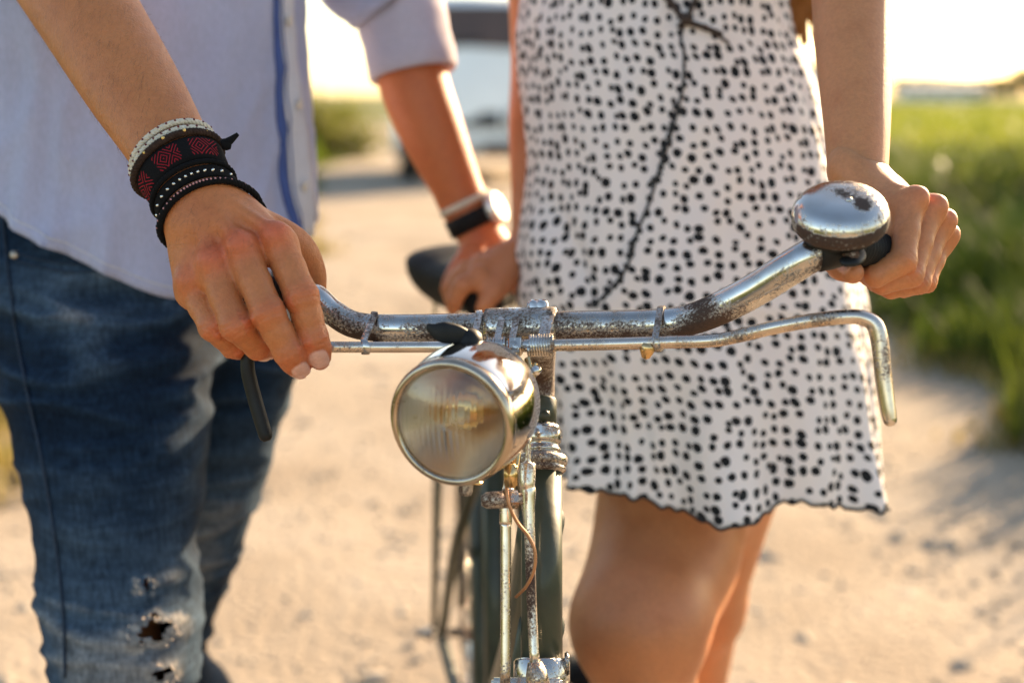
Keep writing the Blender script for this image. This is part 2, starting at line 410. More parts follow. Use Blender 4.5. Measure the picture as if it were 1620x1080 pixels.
def leaves(c, rad, n, size, clumps=14, seed=1):
    g = np.random.default_rng(seed); c = np.asarray(c); rad = np.asarray(rad)
    cc = g.standard_normal((clumps, 3)); cc /= np.linalg.norm(cc, axis=1)[:, None]; cc *= g.uniform(.35, .85, (clumps, 1))
    k = g.integers(0, clumps, n); u = g.standard_normal((n, 3))*.21+cc[k]
    p = c+u*rad; p[:, 2] = np.maximum(p[:, 2], .05)
    a = g.standard_normal((n, 3)); a /= np.linalg.norm(a, axis=1)[:, None]; b = np.cross(a, g.standard_normal((n, 3))); b /= np.linalg.norm(b, axis=1)[:, None]
    s = size*g.uniform(.6, 1.3, (n, 1))
    v = np.stack([p-a*s, p+b*s*.45, p+a*s, p-b*s*.45], 1).reshape(-1, 3)
    return v, np.arange(4*n).reshape(-1, 4)
def shrub(name, loc, rad, n, label, mat, grp, seed, size=.04):
    t = thing(name, loc, label, 'shrub', grp); c = np.array(loc)+(0, 0, rad[2]*.95)
    link('crown', fast_mesh('crown', *leaves(c, rad, n, size, 16, seed), mat), t)
    br = []
    g = np.random.default_rng(seed)
    for i in range(6):
        e = c+g.uniform(-.6, .6, 3)*np.array(rad); br.append(tube(crom([np.array(loc)+(0, 0, -.02), np.array(loc)*.5+e*.5+g.uniform(-.05, .05, 3), e], 4), [.016*rad[2]]*9, 6))
    mk('stem', join(*br), M_bark, t)
    return t
def tree(loc, H, rad, label, seed):
    t = thing('tree', loc, label, 'tree', 'trees along the far edge of the field'); L = np.array(loc, float); g = np.random.default_rng(seed)
    trunk = [tube(crom([L, L+(.1*H*.2, 0, H*.3), L+(0, 0, H*.7)], 4), list(np.linspace(.035*H, .012*H, 9)), 8)]
    for i in range(7):
        a = g.uniform(0, 6.28); z = g.uniform(.3, .6)*H
        trunk.append(tube(crom([L+(0, 0, z), L+(math.cos(a)*rad[0]*.35, math.sin(a)*rad[1]*.35, z+.12*H), L+(math.cos(a)*rad[0]*.7, math.sin(a)*rad[1]*.7, z+.2*H)], 3), list(np.linspace(.012*H, .004*H, 7)), 6))
    mk('trunk', join(*trunk), M_bark, t)
    link('crown', fast_mesh('crown', *leaves(L+(0, 0, H*.6), (rad[0], rad[1], H*.42), 2600, .055*H, 22, seed), M_tleaf), t)
# right horizon: treeline, houses
tl = [('dark round tree left of the other far trees, half behind the bare arm', 240, 1290, 7.0, 7), ('low spreading tree beside the gable end of the long white shed', 250, 1432, 4.8, 6),
      ('small bushy tree between the two white sheds across the field', 230, 1545, 4.0, 5), ('tall dark tree at the far right end of the field edge', 220, 1612, 5.6, 5),
      ('broad tree standing behind the roof of the long white shed', 270, 1480, 4.6, 8), ('wide hedge-like tree behind the small far shed', 260, 1580, 4.6, 9)]
for i, (lb, d, px, H, r) in enumerate(tl):
    tree(((px-810)/2250*d, d*.985, 0), H, (r, r), lb, 30+i)
M_wall = plain('white_render', (.74, .70, .64), .85, var=.08, scale=1.)
M_roof = plain('roof_sheet', (.45, .40, .36), .7, var=.15, scale=2.)
M_dark = plain('dark_opening', (.04, .04, .045), .4, var=.2)
def shed(loc, w, dp, h, rh, label, nwin):
    t = thing('shed', loc, label, 'building'); x, y, z = loc
    mk('wall', box((x, y, h/2), (w, dp, h), bev=.03), M_wall, t, smooth=False)
    ov = .25; v = [(x-w/2-ov, y-dp/2-ov, h+.01), (x+w/2+ov, y-dp/2-ov, h+.01), (x+w/2+ov, y+dp/2+ov, h+.01), (x-w/2-ov, y+dp/2+ov, h+.01), (x-w/2-ov, y, h+rh), (x+w/2+ov, y, h+rh)]
    mk('roof', (v, [(0, 1, 5, 4), (2, 3, 4, 5), (1, 2, 5), (3, 0, 4), (0, 3, 2, 1)]), M_roof, t, smooth=False)
    for i in range(nwin):
        wx = x-w/2+w*(i+.7)/(nwin+.4)
        f = mk('window', box((wx, y-dp/2-.02, h*.58), (.9, .08, .8), bev=.01), M_wall, t, smooth=False)
        mk('pane', box((wx, y-dp/2-.05, h*.58), (.72, .06, .62)), M_dark, f, smooth=False)
    d = mk('door', box((x+w/2-.9, y-dp/2-.02, 1.0), (1., .08, 2.)), M_roof, t, smooth=False)
shed(((1470-810)/2250*172, 170, 0), 9.2, 6, 2.1, .5, 'long low white shed across the green field', 4)
shed(((1300-810)/2250*180, 178, 0), 7.0, 6, 2.6, 1.5, 'white shed with a pitched roof behind the bent bare arm', 2)
# left verge shrubs
shrub('roadside_shrub', (-3.35, 25.5, 0), (1.1, 1.0, .72), 5200, 'tall yellow-green roadside shrub between shirt and forearm', leaf_mat('bright_shrub_leaf', (.10, .12, .02), (.22, .21, .05), scale=5.), 'shrubs on the left verge', 5, .06)
shrub('roadside_shrub', (-5.0, 21.0, 0), (1.2, 1.0, .8), 4200, 'dark green roadside shrub behind the blue shirt', M_leaf, 'shrubs on the left verge', 6, .06)
shrub('roadside_shrub', (3.6, 9.5, 0), (.9, 1.2, .45), 4200, 'bushy green shrub rising from the tall right-hand grass', M_leaf, 'shrubs in the right verge', 8, .05)
shrub('roadside_shrub', (3.3, 5.6, 0), (.7, 1.0, .36), 3200, 'low leafy shrub half sunk in the tall grass near the bell', M_leaf, 'shrubs in the right verge', 9, .035)

# ------------------------------------------------------------------ white van parked on the road behind
M_paint = plain('white_van_paint', (.90, .90, .89), .35, var=.05, scale=2., coat=.5)
M_glassd = plain('van_window_glass', (.10, .055, .035), .08, var=.3, scale=1.5, spec=.8)
M_blk = plain('black_plastic', (.025, .024, .023), .55, var=.2)
M_tyre = plain('tyre_rubber', (.03, .03, .03), .8, var=.2, bump=.2)
M_lampg = plain('van_lamp_glass', (.75, .72, .65), .1, var=.1, spec=.8)
M_plate = plain('number_plate', (.72, .72, .66), .5, var=.06)
VX, VY = -.62, 18.2
van = thing('parked_van', (VX, VY, 0), 'white van parked on the dirt road behind the couple', 'van')
def vbody():
    # side outline (y back from the nose, z) swept across the width with tumblehome
    prof = [(0, .36), (-.03, .62), (.04, 1.2), (.12, 1.68), (.36, 2.26), (.52, 2.36), (1.0, 2.42), (4.2, 2.42), (4.45, 2.3), (4.5, .5), (4.4, .36)]
    secs = []
    for t, inset in ((-1, .10), (-.97, .03), (-.9, 0), (0, -.03), (.9, 0), (.97, .03), (1, .10)):
        ring = []
        for (yy, zz) in prof:
            tz = max(0, zz-1.1)/1.2; wv = .90-.12*tz
            ring.append((VX+t*wv, VY+yy+inset*(1 if yy < 2 else -1)+.05*abs(t)**2*(1 if yy < 2 else 0), zz-inset*(.6 if zz > 1.5 else 0)))
        secs.append(ring)
    v, f = grid_loft([np.array(s) for s in secs], True); m = len(prof)
    f.append(tuple(range(m))[::-1]); f.append(tuple((len(secs)-1)*m+i for i in range(m)))
    return v, f
auto_smooth(mk('body', vbody(), M_paint, van), 40)
def vq(name, pts, mat, par, th=.02, nn=(0, -1, .35)):
    q = np.array(pts, float)+np.array((VX, VY, 0)); n_ = nrm(nn)*th
    v = list(q+n_)+list(q-n_*2); m = len(pts)
    return mk(name, (v, [tuple(range(m)), tuple(range(2*m-1, m-1, -1))]+[(i, i+m, (i+1) % m+m, (i+1) % m) for i in range(m)]), mat, par, smooth=False)
ws = vq('windscreen', [(-.78, .135, 1.72), (.78, .135, 1.72), (.71, .355, 2.25), (-.71, .355, 2.25)], M_glassd, van, .035, (0, -.85, .5))
for s in (-1, 1): mk('wiper', tube([V3(VX+s*.1-.3, VY+.08, 1.72), V3(VX+s*.1+.2, VY+.12, 1.83)], .012, 6), M_blk, ws)
vq('grille', [(-.48, -.03, .72), (.48, -.03, .72), (.46, .03, .92), (-.46, .03, .92)], M_blk, van, .03, (0, -1, .2))
for s in (-1, 1):
    hl = mk('headlight', lathe([(.0, .05), (.09, .045), (.12, .02), (.125, -.06)], (VX+s*.67, VY+.0, .82), (0, -1, .1), 20), M_lampg, van)
    mk('trim_ring', lathe([(.125, .03), (.15, .03), (.15, -.05), (.125, -.05)], (VX+s*.67, VY+.0, .82), (0, -1, .1), 20), M_blk, hl)
    mr = mk('side_mirror', box((VX+s*1.03, VY+.5, 1.76), (.16, .08, .26), bev=.03), M_blk, van)
    mk('mirror_arm', tube([V3(VX+s*.86, VY+.5, 1.65), V3(VX+s*1.0, VY+.5, 1.7)], .018, 8), M_blk, mr)
    vq('side_window', [(s*.87, .5, 1.5), (s*.87, 1.4, 1.5), (s*.79, 1.4, 2.2), (s*.79, .6, 2.2)], M_glassd, van, .012, (s, 0, .1))
    for yy in (.85, 3.6):
        wh = mk('wheel', lathe([(.19, -.1), (.30, -.105), (.335, -.07), (.34, 0), (.335, .07), (.30, .105), (.19, .1)], (VX+s*.76, VY+yy, .34), (1, 0, 0), 28), M_tyre, van)
        mk('hub_cap', lathe([(0, .115), (.08, .115), (.19, .09), (.20, .02)], (VX+s*.76, VY+yy, .34), (s, 0, 0), 20), M_paint, wh)
mk('bumper', box((VX, VY-.10, .46), (1.74, .16, .20), bev=.05), plain('bumper_grey', (.16, .12, .09), .6), van)
mk('licence_plate', box((VX, VY-.19, .47), (.5, .02, .11), bev=.004), M_plate, van)
# ------------------------------------------------------------------ bicycle
M_ch = chrome('old_chrome', rust=.62, scale=60.)
M_bar = chrome('handlebar_chrome', rust=.72, scale=75., attr='rust')
M_ch_clean = chrome('worn_chrome', (.70, .67, .63), rust=.12, rough=.09, scale=40.)
M_ch_rod = chrome('brake_rod_steel', (.70, .62, .54), rust=.5, rough=.2, scale=70.)
M_rusty = chrome('rusted_steel', (.5, .45, .4), rust=1.0, rough=.4, rcol=(.075, .034, .02))
M_brass = chrome('brassy_steel', (.80, .56, .28), rust=.1, rough=.22)
M_olive = plain('olive_paint', (.036, .042, .026), .5, spec=.3, var=.25, scale=25., bump=.15, bscale=120., coat=.25)
M_rub = plain('black_rubber', (.012, .0115, .011), .7, spec=.2, var=.25, scale=60., bump=.3, bscale=300.)
M_blkst = plain('black_steel', (.009, .009, .009), .5, spec=.25, var=.3, scale=60.)
M_leath = plain('black_leather', (.010, .009, .009), .75, spec=.2, var=.3, scale=60., bump=.4, bscale=160.)
M_copper = plain('copper_wire', (.42, .20, .10), .35, metal=.7, var=.2)
HT = P(857, 740, 1.165); HB = P(857, 1050, 1.12); HA = nrm(HT-HB)
UR = V3(-math.sin(R(4)), math.cos(R(4)), 0)                 # towards the rear of the bicycle
SD = V3(math.cos(R(4)), math.sin(R(4)), 0)                  # bicycle's left (picture right)
bike = thing('bicycle', (HB[0], HB[1]-.1, 0), 'old olive green bicycle with rusty chrome handlebar, round headlamp and bell', 'bicycle')
# handlebar
bar_c = [(345, 500, 1.195, .0105), (372, 490, 1.182, .0105), (410, 474, 1.165, .0105), (460, 459, 1.150, .0105), (496, 468, 1.143, .0105), (526, 494, 1.142, .0106), (566, 515, 1.140, .0108), (640, 519, 1.135, .0112), (760, 518, 1.128, .0118), (870, 516, 1.12, .0120),
         (1000, 514, 1.108, .0120), (1060, 511, 1.100, .0121), (1100, 503, 1.092, .0123), (1140, 487, 1.083, .0127), (1196, 458, 1.066, .0130), (1250, 424, 1.050, .0130), (1292, 400, 1.044, .0128), (1335, 390, 1.050, .0125), (1385, 396, 1.085, .0120), (1440, 416, 1.130, .0118)]
bp_ = crom([np.append(P(*t[:3]), t[3]) for t in bar_c], 9)
vs, fs = tube(bp_[:, :3], bp_[:, 3], 26)
rust = []
for i in range(len(bp_)):
    px = np.interp(i/9, range(len(bar_c)), [t[0] for t in bar_c])
    a = .13*math.exp(-((px-1112)/42)**2)+.05*math.exp(-((px-800)/60)**2)+.05*math.exp(-((px-560)/50)**2)-.05*math.exp(-((px-1220)/60)**2)
    for k in range(26):                                   # rust mask raised on the underside, lowered along the top
        nz = vs[i*26+k][2]-bp_[i, 2]
        rust.append(a+(.06 if nz < -.004 else -.045 if nz > .005 else 0.))
me = mesh('handlebar', vs, fs, M_bar); at = me.attributes.new('rust', 'FLOAT', 'POINT'); at.data.foreach_set('value', rust)
hb = link('handlebar', me, bike)
def barat(px):
    xs = [t[0] for t in bar_c]; u = np.interp(px, xs, range(len(xs))); i = min(int(u*9), len(bp_)-2)
    return bp_[i, :3], nrm(bp_[i+1, :3]-bp_[i, :3]), bp_[i, 3]
# rubber grips (ribbed)
def grip(i0, i1):
    seg = bp_[i0:i1, :3]; q = crom(seg, 4); n = len(q)
    rr = [.0138+.0007*math.cos(i*1.9) for i in range(n)]; rr[0] = rr[-1] = .0125
    return tube(q, rr, 20, round_cap=True)
mk('grip', grip(0, 32), M_rub, hb); mk('grip', grip(153, len(bp_)), M_rub, hb)
# brake rods running in front of the handlebar
rodL = crom(PP([(430, 552, 1.098), (470, 550, 1.098), (520, 549, 1.099), (560, 549, 1.100), (640, 549, 1.098), (770, 548, 1.092), (812, 547, 1.088)]), 6)
rl = mk('brake_rod', tube(rodL, [.0044]*len(rodL), 16), M_ch_rod, bike)
lvL = crom([np.append(P(*t[:3]), t[3]) for t in [(432, 552, 1.098, .0044), (410, 553, 1.097, .0046), (394, 560, 1.097, .0050), (392, 585, 1.098, .0055), (400, 620, 1.10, .0056), (410, 655, 1.10, .0056), (420, 688, 1.10, .0054)]], 6)
mk('brake_lever', tube(lvL[:, :3], lvL[:, 3], 16, round_cap=True), M_blkst, bike)
rodR = crom([np.append(P(*t[:3]), t[3]) for t in [(868, 546, 1.085, .0047), (960, 544, 1.080, .0048), (1060, 541, 1.072, .0049), (1125, 539, 1.063, .0050), (1165, 532, 1.055, .0051), (1220, 519, 1.045, .0052), (1285, 507, 1.034, .0053), (1340, 501, 1.028, .0054), (1366, 503, 1.026, .0056), (1384, 514, 1.025, .0060), (1392, 540, 1.025, .0062), (1396, 580, 1.025, .0060), (1401, 620, 1.025, .0058), (1405, 648, 1.025, .0055), (1408, 664, 1.025, .0050)]], 6)
mk('brake_lever', tube(rodR[:, :3], rodR[:, 3], 18, round_cap=True), M_ch_rod, bike)
# clips that tie the rods to the bar: flat strap bent round both tubes
def clip(px, rodp, rr, w=.0055, th=.0016, skew=.0, name='rod_clip', mat=M_ch):
    c, t, r = barat(px); rp = np.asarray(rodp); rp = rp-t*np.dot(rp-c, t)
    ax = nrm(rp-c); ay = np.cross(t, ax); L = np.linalg.norm(rp-c); pts = []
    be = math.acos(max(-1, min(1, (r-rr)/L))); g = th*.5+.0003
    for a in np.linspace(be, 2*math.pi-be, 22): pts.append(c+(r+g)*(math.cos(a)*ax+math.sin(a)*ay)+t*skew*math.cos(a))
    for a in np.linspace(-be, be, 14): pts.append(rp+(rr+g)*(math.cos(a)*ax+math.sin(a)*ay)+t*skew*math.cos(a))
    prof = [(-w/2, -th/2), (-w/2, th/2), (-w/4, th*.62), (w/4, th*.62), (w/2, th/2), (w/2, -th/2)]
    vs, fs = [], []; pts = np.array(pts); m = len(pts)
    cen = (c+rp)/2
    for i in range(m):
        tg = nrm(pts[(i+1) % m]-pts[i-1]); nn = nrm(np.cross(t, tg)); nn = nn if np.dot(nn, pts[i]-cen) > 0 else -nn
        for a, b in prof: vs.append(pts[i]+t*a+nn*b)
    k = len(prof)
    for i in range(m):
        for j in range(k): fs.append((i*k+j, i*k+(j+1) % k, ((i+1) % m)*k+(j+1) % k, ((i+1) % m)*k+j))
    return auto_smooth(mk(name, (vs, fs), mat, bike), 40)
for px, rp, rr, sk in ((606, P(606, 549, 1.099), .0044, .004), (766, P(766, 548, 1.092), .0044, .003), (804, P(804, 547, 1.089), .0050, .004), (832, P(832, 550, 1.086), .0058, .004), (883, P(883, 546, 1.084), .0060, .004), (1053, P(1053, 541, 1.073), .0049, .001)):
    clip(px, rp, rr, .0052 if px != 883 else .009, skew=sk)
def spring(a, b, r, turns, w, name='spring'):
    a, b = np.asarray(a), np.asarray(b); ax = nrm(b-a); x = nrm(np.cross(ax, V3(0, 0, 1))); y = np.cross(ax, x); n = int(turns*12)
    pts = [a+(b-a)*i/n+r*(math.cos(i/12*6.283)*x+math.sin(i/12*6.283)*y) for i in range(n+1)]
    return mk(name, tube(pts, w, 7), M_ch, bike)
spring(P(770, 548, 1.092), P(800, 547, 1.089), .0064, 7, .0011); spring(P(836, 547, 1.086), P(874, 546, 1.085), .0078, 9, .0013)
core = mk('rod_core', tube([P(806, 547, 1.088), P(880, 546, 1.085)], .0050, 14), M_ch, bike)
for px in (811, 820): mk('rod_nut', lathe([(.0, -.0028), (.0075, -.0028), (.0082, -.002), (.0082, .002), (.0075, .0028), (.0, .0028)], P(px, 547, 1.088), P(860, 546, 1.085)-P(800, 547, 1.088), 6), M_ch_clean, bike, smooth=False)
# tail of the clip with its little screw
mk('clip_tail', tube(crom(PP([(834, 566, 1.075), (838, 582, 1.073), (843, 598, 1.073), (846, 586, 1.073), (847, 575, 1.074)]), 5), .0018, 8, flat=2.2), M_brass, bike)
mk('clip_screw', lathe([(0, .004), (.003, .003), (.0042, 0), (.0042, -.004)], P(847, 586, 1.070), (-.2, -1, 0), 14), M_ch_clean, bike)
mk('rod_stop', lathe([(0, .008), (.003, .007), (.0065, 0), (.006, -.004), (0, -.004)], P(1024, 552, 1.075), (-.2, -.2, -1), 14), M_brass, bike)
# stem lug, bolts, stem
c0, t0, r0 = barat(836)
mk('stem_lug', lathe([(.0118, -.033), (.0148, -.032), (.0156, -.028), (.0156, .020), (.0148, .024), (.0118, .025)], c0, t0, 28), M_bar, bike)
for px in (849, 866): mk('lug_bolt', lathe([(0, .0085), (.003, .0083), (.0055, .006), (.0058, 0), (.0058, -.006)], barat(px)[0]+V3(0, .004, .0125), (0, .1, 1), 14), M_ch_clean, bike)
ST = P(859, 530, 1.130)
def ax_pt(px, py):                                    # point on the steering axis line at that picture height
    lo, hi = -.3, .6
    for _ in range(40):
        mid = (lo+hi)/2; q = HB+HA*mid; v = q-CP; py_ = 540-2250*np.dot(v, UP)/np.dot(v, FW)
        if py_ > py: lo = mid
        else: hi = mid
    return HB+HA*(lo+hi)/2
q1 = ax_pt(0, 600)
mk('stem', tube(crom([ST, ST*.5+q1*.5+V3(0, .002, 0), q1, ax_pt(0, 690)], 6), .0108, 22), M_rusty, bike)
mk('lamp_collar', lathe([(.0105, -.012), (.0122, -.0115), (.0126, .010), (.0115, .0118), (.0105, .012)], ax_pt(0, 652), HA, 24), M_olive, bike)
mk('collar_bolt', lathe([(0, .003), (.0045, .0025), (.005, -.002)], ax_pt(0, 652)+V3(.002, -.0135, 0), (.1, -1, 0), 12), M_olive, bike)
a_ = ax_pt(0, 690)
hs = mk('headset', lathe([(.0105, .010), (.0135, .0095), (.0155, .006), (.0165, .002), (.0165, -.004), (.0150, -.006), (.0142, -.0065), (.0142, -.010), (.0155, -.0105), (.0155, -.013), (.0145, -.0135), (.0145, -.0150), (.0195, -.0165), (.0213, -.0185), (.0213, -.0225), (.0200, -.0245), (.0188, -.0255), (.0200, -.0268), (.0200, -.0285), (.0172, -.031)], a_, HA, 40), M_ch, bike)
mk('lock_nut', lathe([(.011, .0085), (.0160, .0085), (.0172, .0072), (.0172, .0012), (.0160, 0), (.011, 0)], a_-HA*.002, HA, 8), M_ch_clean, hs, smooth=False)
mk('head_tube', tube([HB+HA*.004, HT+HA*.002], .0166, 34), M_olive, bike)
# frame
BB = V3(HB[0], HB[1], 0)+UR*.55; BB[2] = .285
SE = V3(HB[0], HB[1], 0)+UR*.60; ST_top = SE+V3(0, 0, .80); SLD = nrm(ST_top-BB)
fr = mk('seat_tube', tube([BB, BB+SLD*.46], .0175, 20), M_olive, bike)
mk('down_tube', tube([HB+HA*.03, BB], .0185, 20), M_olive, bike)
mk('down_tube', tube(crom([HB+HA*.115, (HB+HA*.1)*.6+(BB+SLD*.13)*.4-V3(0, 0, .02), BB+SLD*.13], 6), .0190, 20), M_olive, bike)
mk('seat_post', tube([BB+SLD*.45, BB+SLD*.60], .0125, 16), M_ch, bike)
RA = V3(HB[0], HB[1], 0)+UR*1.0; RA[2] = .335
WR = .335
FA = V3(HB[0], HB[1], 0)-UR*.10; FA[2] = .325
mk('bottom_bracket', lathe([(.0, -.036), (.019, -.036), (.021, -.03), (.021, .03), (.019, .036), (0, .036)], BB, SD, 22), M_olive, bike)
for s in (-1, 1):
    mk('chain_stay', tube(crom([BB+SD*s*.03, BB*.5+RA*.5+SD*s*.04, RA+SD*s*.062], 5), .009, 12), M_olive, bike)
    mk('seat_stay', tube(crom([BB+SLD*.44+SD*s*.014, RA*.35+(BB+SLD*.4)*.65+SD*s*.045, RA+SD*s*.06], 5), .0075, 12), M_olive, bike)
    mk('fork_blade', tube(crom([HB-HA*.02+SD*s*.03, HB*.5+FA*.5+SD*s*.045, FA+V3(0, .015, .06)+SD*s*.047, FA+SD*s*.048], 6), list(np.linspace(.0125, .007, 19)), 14), M_olive, bike)
    # carrier struts that run down to the rear axle
    top = V3(RA[0], RA[1], .74)
    mk('carrier_strut', tube([top-UR*.13+SD*s*.06, RA+SD*s*.072+V3(0, 0, .01)], .0048, 10), M_olive, bike)
    mk('carrier_strut', tube([top+UR*.16+SD*s*.06, RA+SD*s*.072+V3(0, 0, .01)], .0048, 10), M_olive, bike)
    mk('axle_nut', lathe([(0, .02), (.006, .02), (.006, .008), (.0105, .007), (.0105, -.004), (0, -.004)], RA+SD*s*.078, SD*s, 6), M_rusty, bike)
    mk('carrier_rail', tube(crom([top-UR*.16+SD*s*.055, top-UR*.1+SD*s*.06, top+UR*.2+SD*s*.06], 4), .0045, 10), M_olive, bike)
for k in range(5): mk('carrier_slat', tube([V3(RA[0], RA[1], .745)+UR*(-.12+.07*k)-SD*.06, V3(RA[0], RA[1], .745)+UR*(-.12+.07*k)+SD*.06], .004, 8), M_olive, bike)
def wheel(c, rad, steer):
    ax = V3(math.cos(steer), math.sin(steer), 0)
    w = mk('wheel', lathe([(rad*.86, -.012), (rad*.885, -.014), (rad*.9, -.0125), (rad*.9, .0125), (rad*.885, .014), (rad*.86, .012), (rad*.85, .006), (rad*.85, -.006)], c, ax, 64, closed=True), M_ch, bike)
    tp = [(rad-.019+.019*math.cos(a), .019*math.sin(a)) for a in np.linspace(0, 2*math.pi, 14, endpoint=False)]
    mk('tyre', lathe(tp, c, ax, 72, closed=True), M_tyre, w)
    mk('hub', lathe([(0, -.05), (.006, -.05), (.007, -.034), (.024, -.033), (.024, -.029), (.014, -.026), (.013, .026), (.024, .029), (.024, .033), (.007, .034), (.006, .05), (0, .05)], c, ax, 24), M_rusty, w)
    fx = V3(-ax[1], ax[0], 0)
    for k in range(36):
        a = 2*math.pi*k/36; s = 1 if k % 2 else -1; a2 = a+(.9 if (k//2) % 2 else -.9)
        p = c+(rad*.855)*(math.cos(a)*fx+math.sin(a)*V3(0, 0, 1)); q = c+.021*(math.cos(a2)*fx+math.sin(a2)*V3(0, 0, 1))+ax*s*.031
        mk('spoke', tube([p, q], .0011, 5), M_ch, w)
    return ax
def mudguard(c, rad, ax, a0, a1):
    fx = V3(-ax[1], ax[0], 0); rings = []
    for a in np.linspace(a0, a1, 40):
        d = math.cos(a)*fx+math.sin(a)*V3(0, 0, 1); rr = []
        for b in np.linspace(-1.35, 1.35, 9): rr.append(c+d*(rad-.012+.026*math.cos(b))+ax*.029*math.sin(b))
        for b in np.linspace(1.35, -1.35, 9): rr.append(c+d*(rad-.0135+.026*math.cos(b))+ax*.0275*math.sin(b))
        rings.append(np.array(rr))
    return mk('mudguard', grid_loft(rings, True), M_olive, bike)
axr = wheel(RA, WR, R(4)); mudguard(RA, WR+.005, axr, -.25, 3.3)
axf = wheel(FA, .325, R(-5)); mudguard(FA, .330, axf, -.1, 2.3)
# crown band at the foot of the head tube
mk('fork_crown', lathe([(.016, .004), (.0205, .004), (.0222, .002), (.0222, -.012), (.020, -.02), (.016, -.022)], HB, HA, 36), M_ch, bike)
mk('crown_tab', box(HB+V3(.0195, -.008, .004), (.0035, .012, .016), bev=.001), M_ch, bike)
mk('crown_bracket', box(HB+V3(-.012, -.024, -.008), (.055, .006, .014), bev=.002), M_ch_rod, bike)
# cranks and pedals
for s in (-1, 1):
    e = BB+SD*s*.075+V3(0, 0, .165*s)+UR*.02
    cr_ = mk('crank', tube([BB+SD*s*.055, e], .009, 12, flat=.7), M_ch, bike)
    mk('pedal', box(e+SD*s*.05, (.09, .07, .02), np.array([SD, UR, V3(0, 0, 1)]), .006), M_rub, cr_)
mk('chainring', lathe([(.055, -.0015), (.09, -.0015), (.094, 0), (.09, .0015), (.055, .0015)], BB-SD*.045, SD, 44, closed=True), M_ch, bike)
# vertical brake rods
ra = crom([np.append(P(*t[:3]), t[3]) for t in [(806, 752, 1.085, .0034), (803, 775, 1.084, .0042), (801, 800, 1.083, .0046), (800, 828, 1.083, .0048), (800, 832, 1.083, .0040), (800, 940, 1.080, .0039), (799, 1090, 1.075, .0039)]], 5)
mk('brake_pull_rod', tube(ra[:, :3], ra[:, 3], 16), M_ch_rod, bike)
cb = P(808, 790, 1.080)
jt = mk('rod_joint', box(P(803, 789, 1.083), (.014, .012, .017), bev=.003), M_ch_rod, bike)
mk('joint_bolt', lathe([(0, .0165), (.004, .016), (.0062, .0125), (.0066, .008), (.0066, 0), (.0045, -.001), (.0045, -.015)], P(795, 790, 1.078), (-1, -.15, 0), 18), M_rusty, jt)
mk('joint_nut', lathe([(.003, 0), (.0072, 0), (.0072, .006), (.003, .006)], P(807, 790, 1.079), (1, .1, 0), 6), M_ch_rod, jt, smooth=False)
rb = crom([np.append(P(*t[:3]), t[3]) for t in [(836, 690, 1.105, .0022), (835, 730, 1.105, .0024), (835, 734, 1.105, .0060), (834, 762, 1.103, .0062), (835, 770, 1.103, .0056), (836, 778, 1.103, .0058), (836, 800, 1.102, .0050), (838, 850, 1.10, .0042), (841, 950, 1.095, .0039), (846, 1052, 1.088, .0038)]], 5)
mk('brake_pull_rod', tube(rb[:, :3], rb[:, 3], 16), M_rusty if False else chrome('pitted_rod', (.72, .66, .58), rust=.75, rough=.25, scale=80.), bike)
mk('rod_ferrule', tube([P(846, 1046, 1.088), P(849, 1066, 1.087), P(852, 1090, 1.086)], [.0055, .0085, .0095], 16), M_ch_rod, bike)
mk('lamp_wire', tube(crom(PP([(800, 742, 1.078), (801, 770, 1.070), (806, 800, 1.068), (818, 825, 1.070), (836, 848, 1.072), (846, 872, 1.072), (845, 900, 1.073), (833, 926, 1.077), (816, 944, 1.085)]), 7), .0013, 8), M_copper, bike)
# headlamp
LF = nrm(-.34*RT-.24*UP-.905*FW); LC = P(715, 668, 1.005)
shell = [(.0455, -.004), (.0468, -.008), (.0482, -.018), (.0490, -.030), (.0484, -.044), (.0460, -.058), (.0412, -.071), (.0335, -.082), (.0230, -.0905), (.011, -.0945), (0, -.0955)]
sh = crom(shell, 4); lamp = mk('headlamp', lathe([tuple(a) for a in sh], LC, LF, 56), M_ch_clean, bike)
rp_ = [(.0405, .0035), (.0425, .0052), (.0450, .0046), (.0468, .0018), (.0472, -.003), (.0462, -.0065), (.0440, -.0065), (.0405, -.003)]
mk('lamp_rim', lathe(rp_, LC, LF, 56, closed=True), chrome('tarnished_rim', (.55, .47, .38), rust=.2, rough=.18), lamp)
def lens_mat():
    m, n, l, b = newmat('lamp_lens_glass')
    b.inputs['Base Color'].default_value = (.97, .93, .86, 1); b.inputs['Transmission Weight'].default_value = 1; b.inputs['Roughness'].default_value = .06; b.inputs['IOR'].default_value = 1.45
    tc = N(n, 'TexCoord'); nz = N(n, 'TexNoise', Scale=45., Detail=5.); l.new(tc.outputs['Object'], nz.inputs['Vector'])
    rp = ramp(n, [(.40, g3(.02)), (.80, g3(.16))]); l.new(nz.outputs[0], rp.inputs[0]); l.new(rp.outputs[0], b.inputs['Roughness'])
    return m
lx = nrm(np.cross(V3(0, 0, 1), LF)); ly = np.cross(LF, lx)
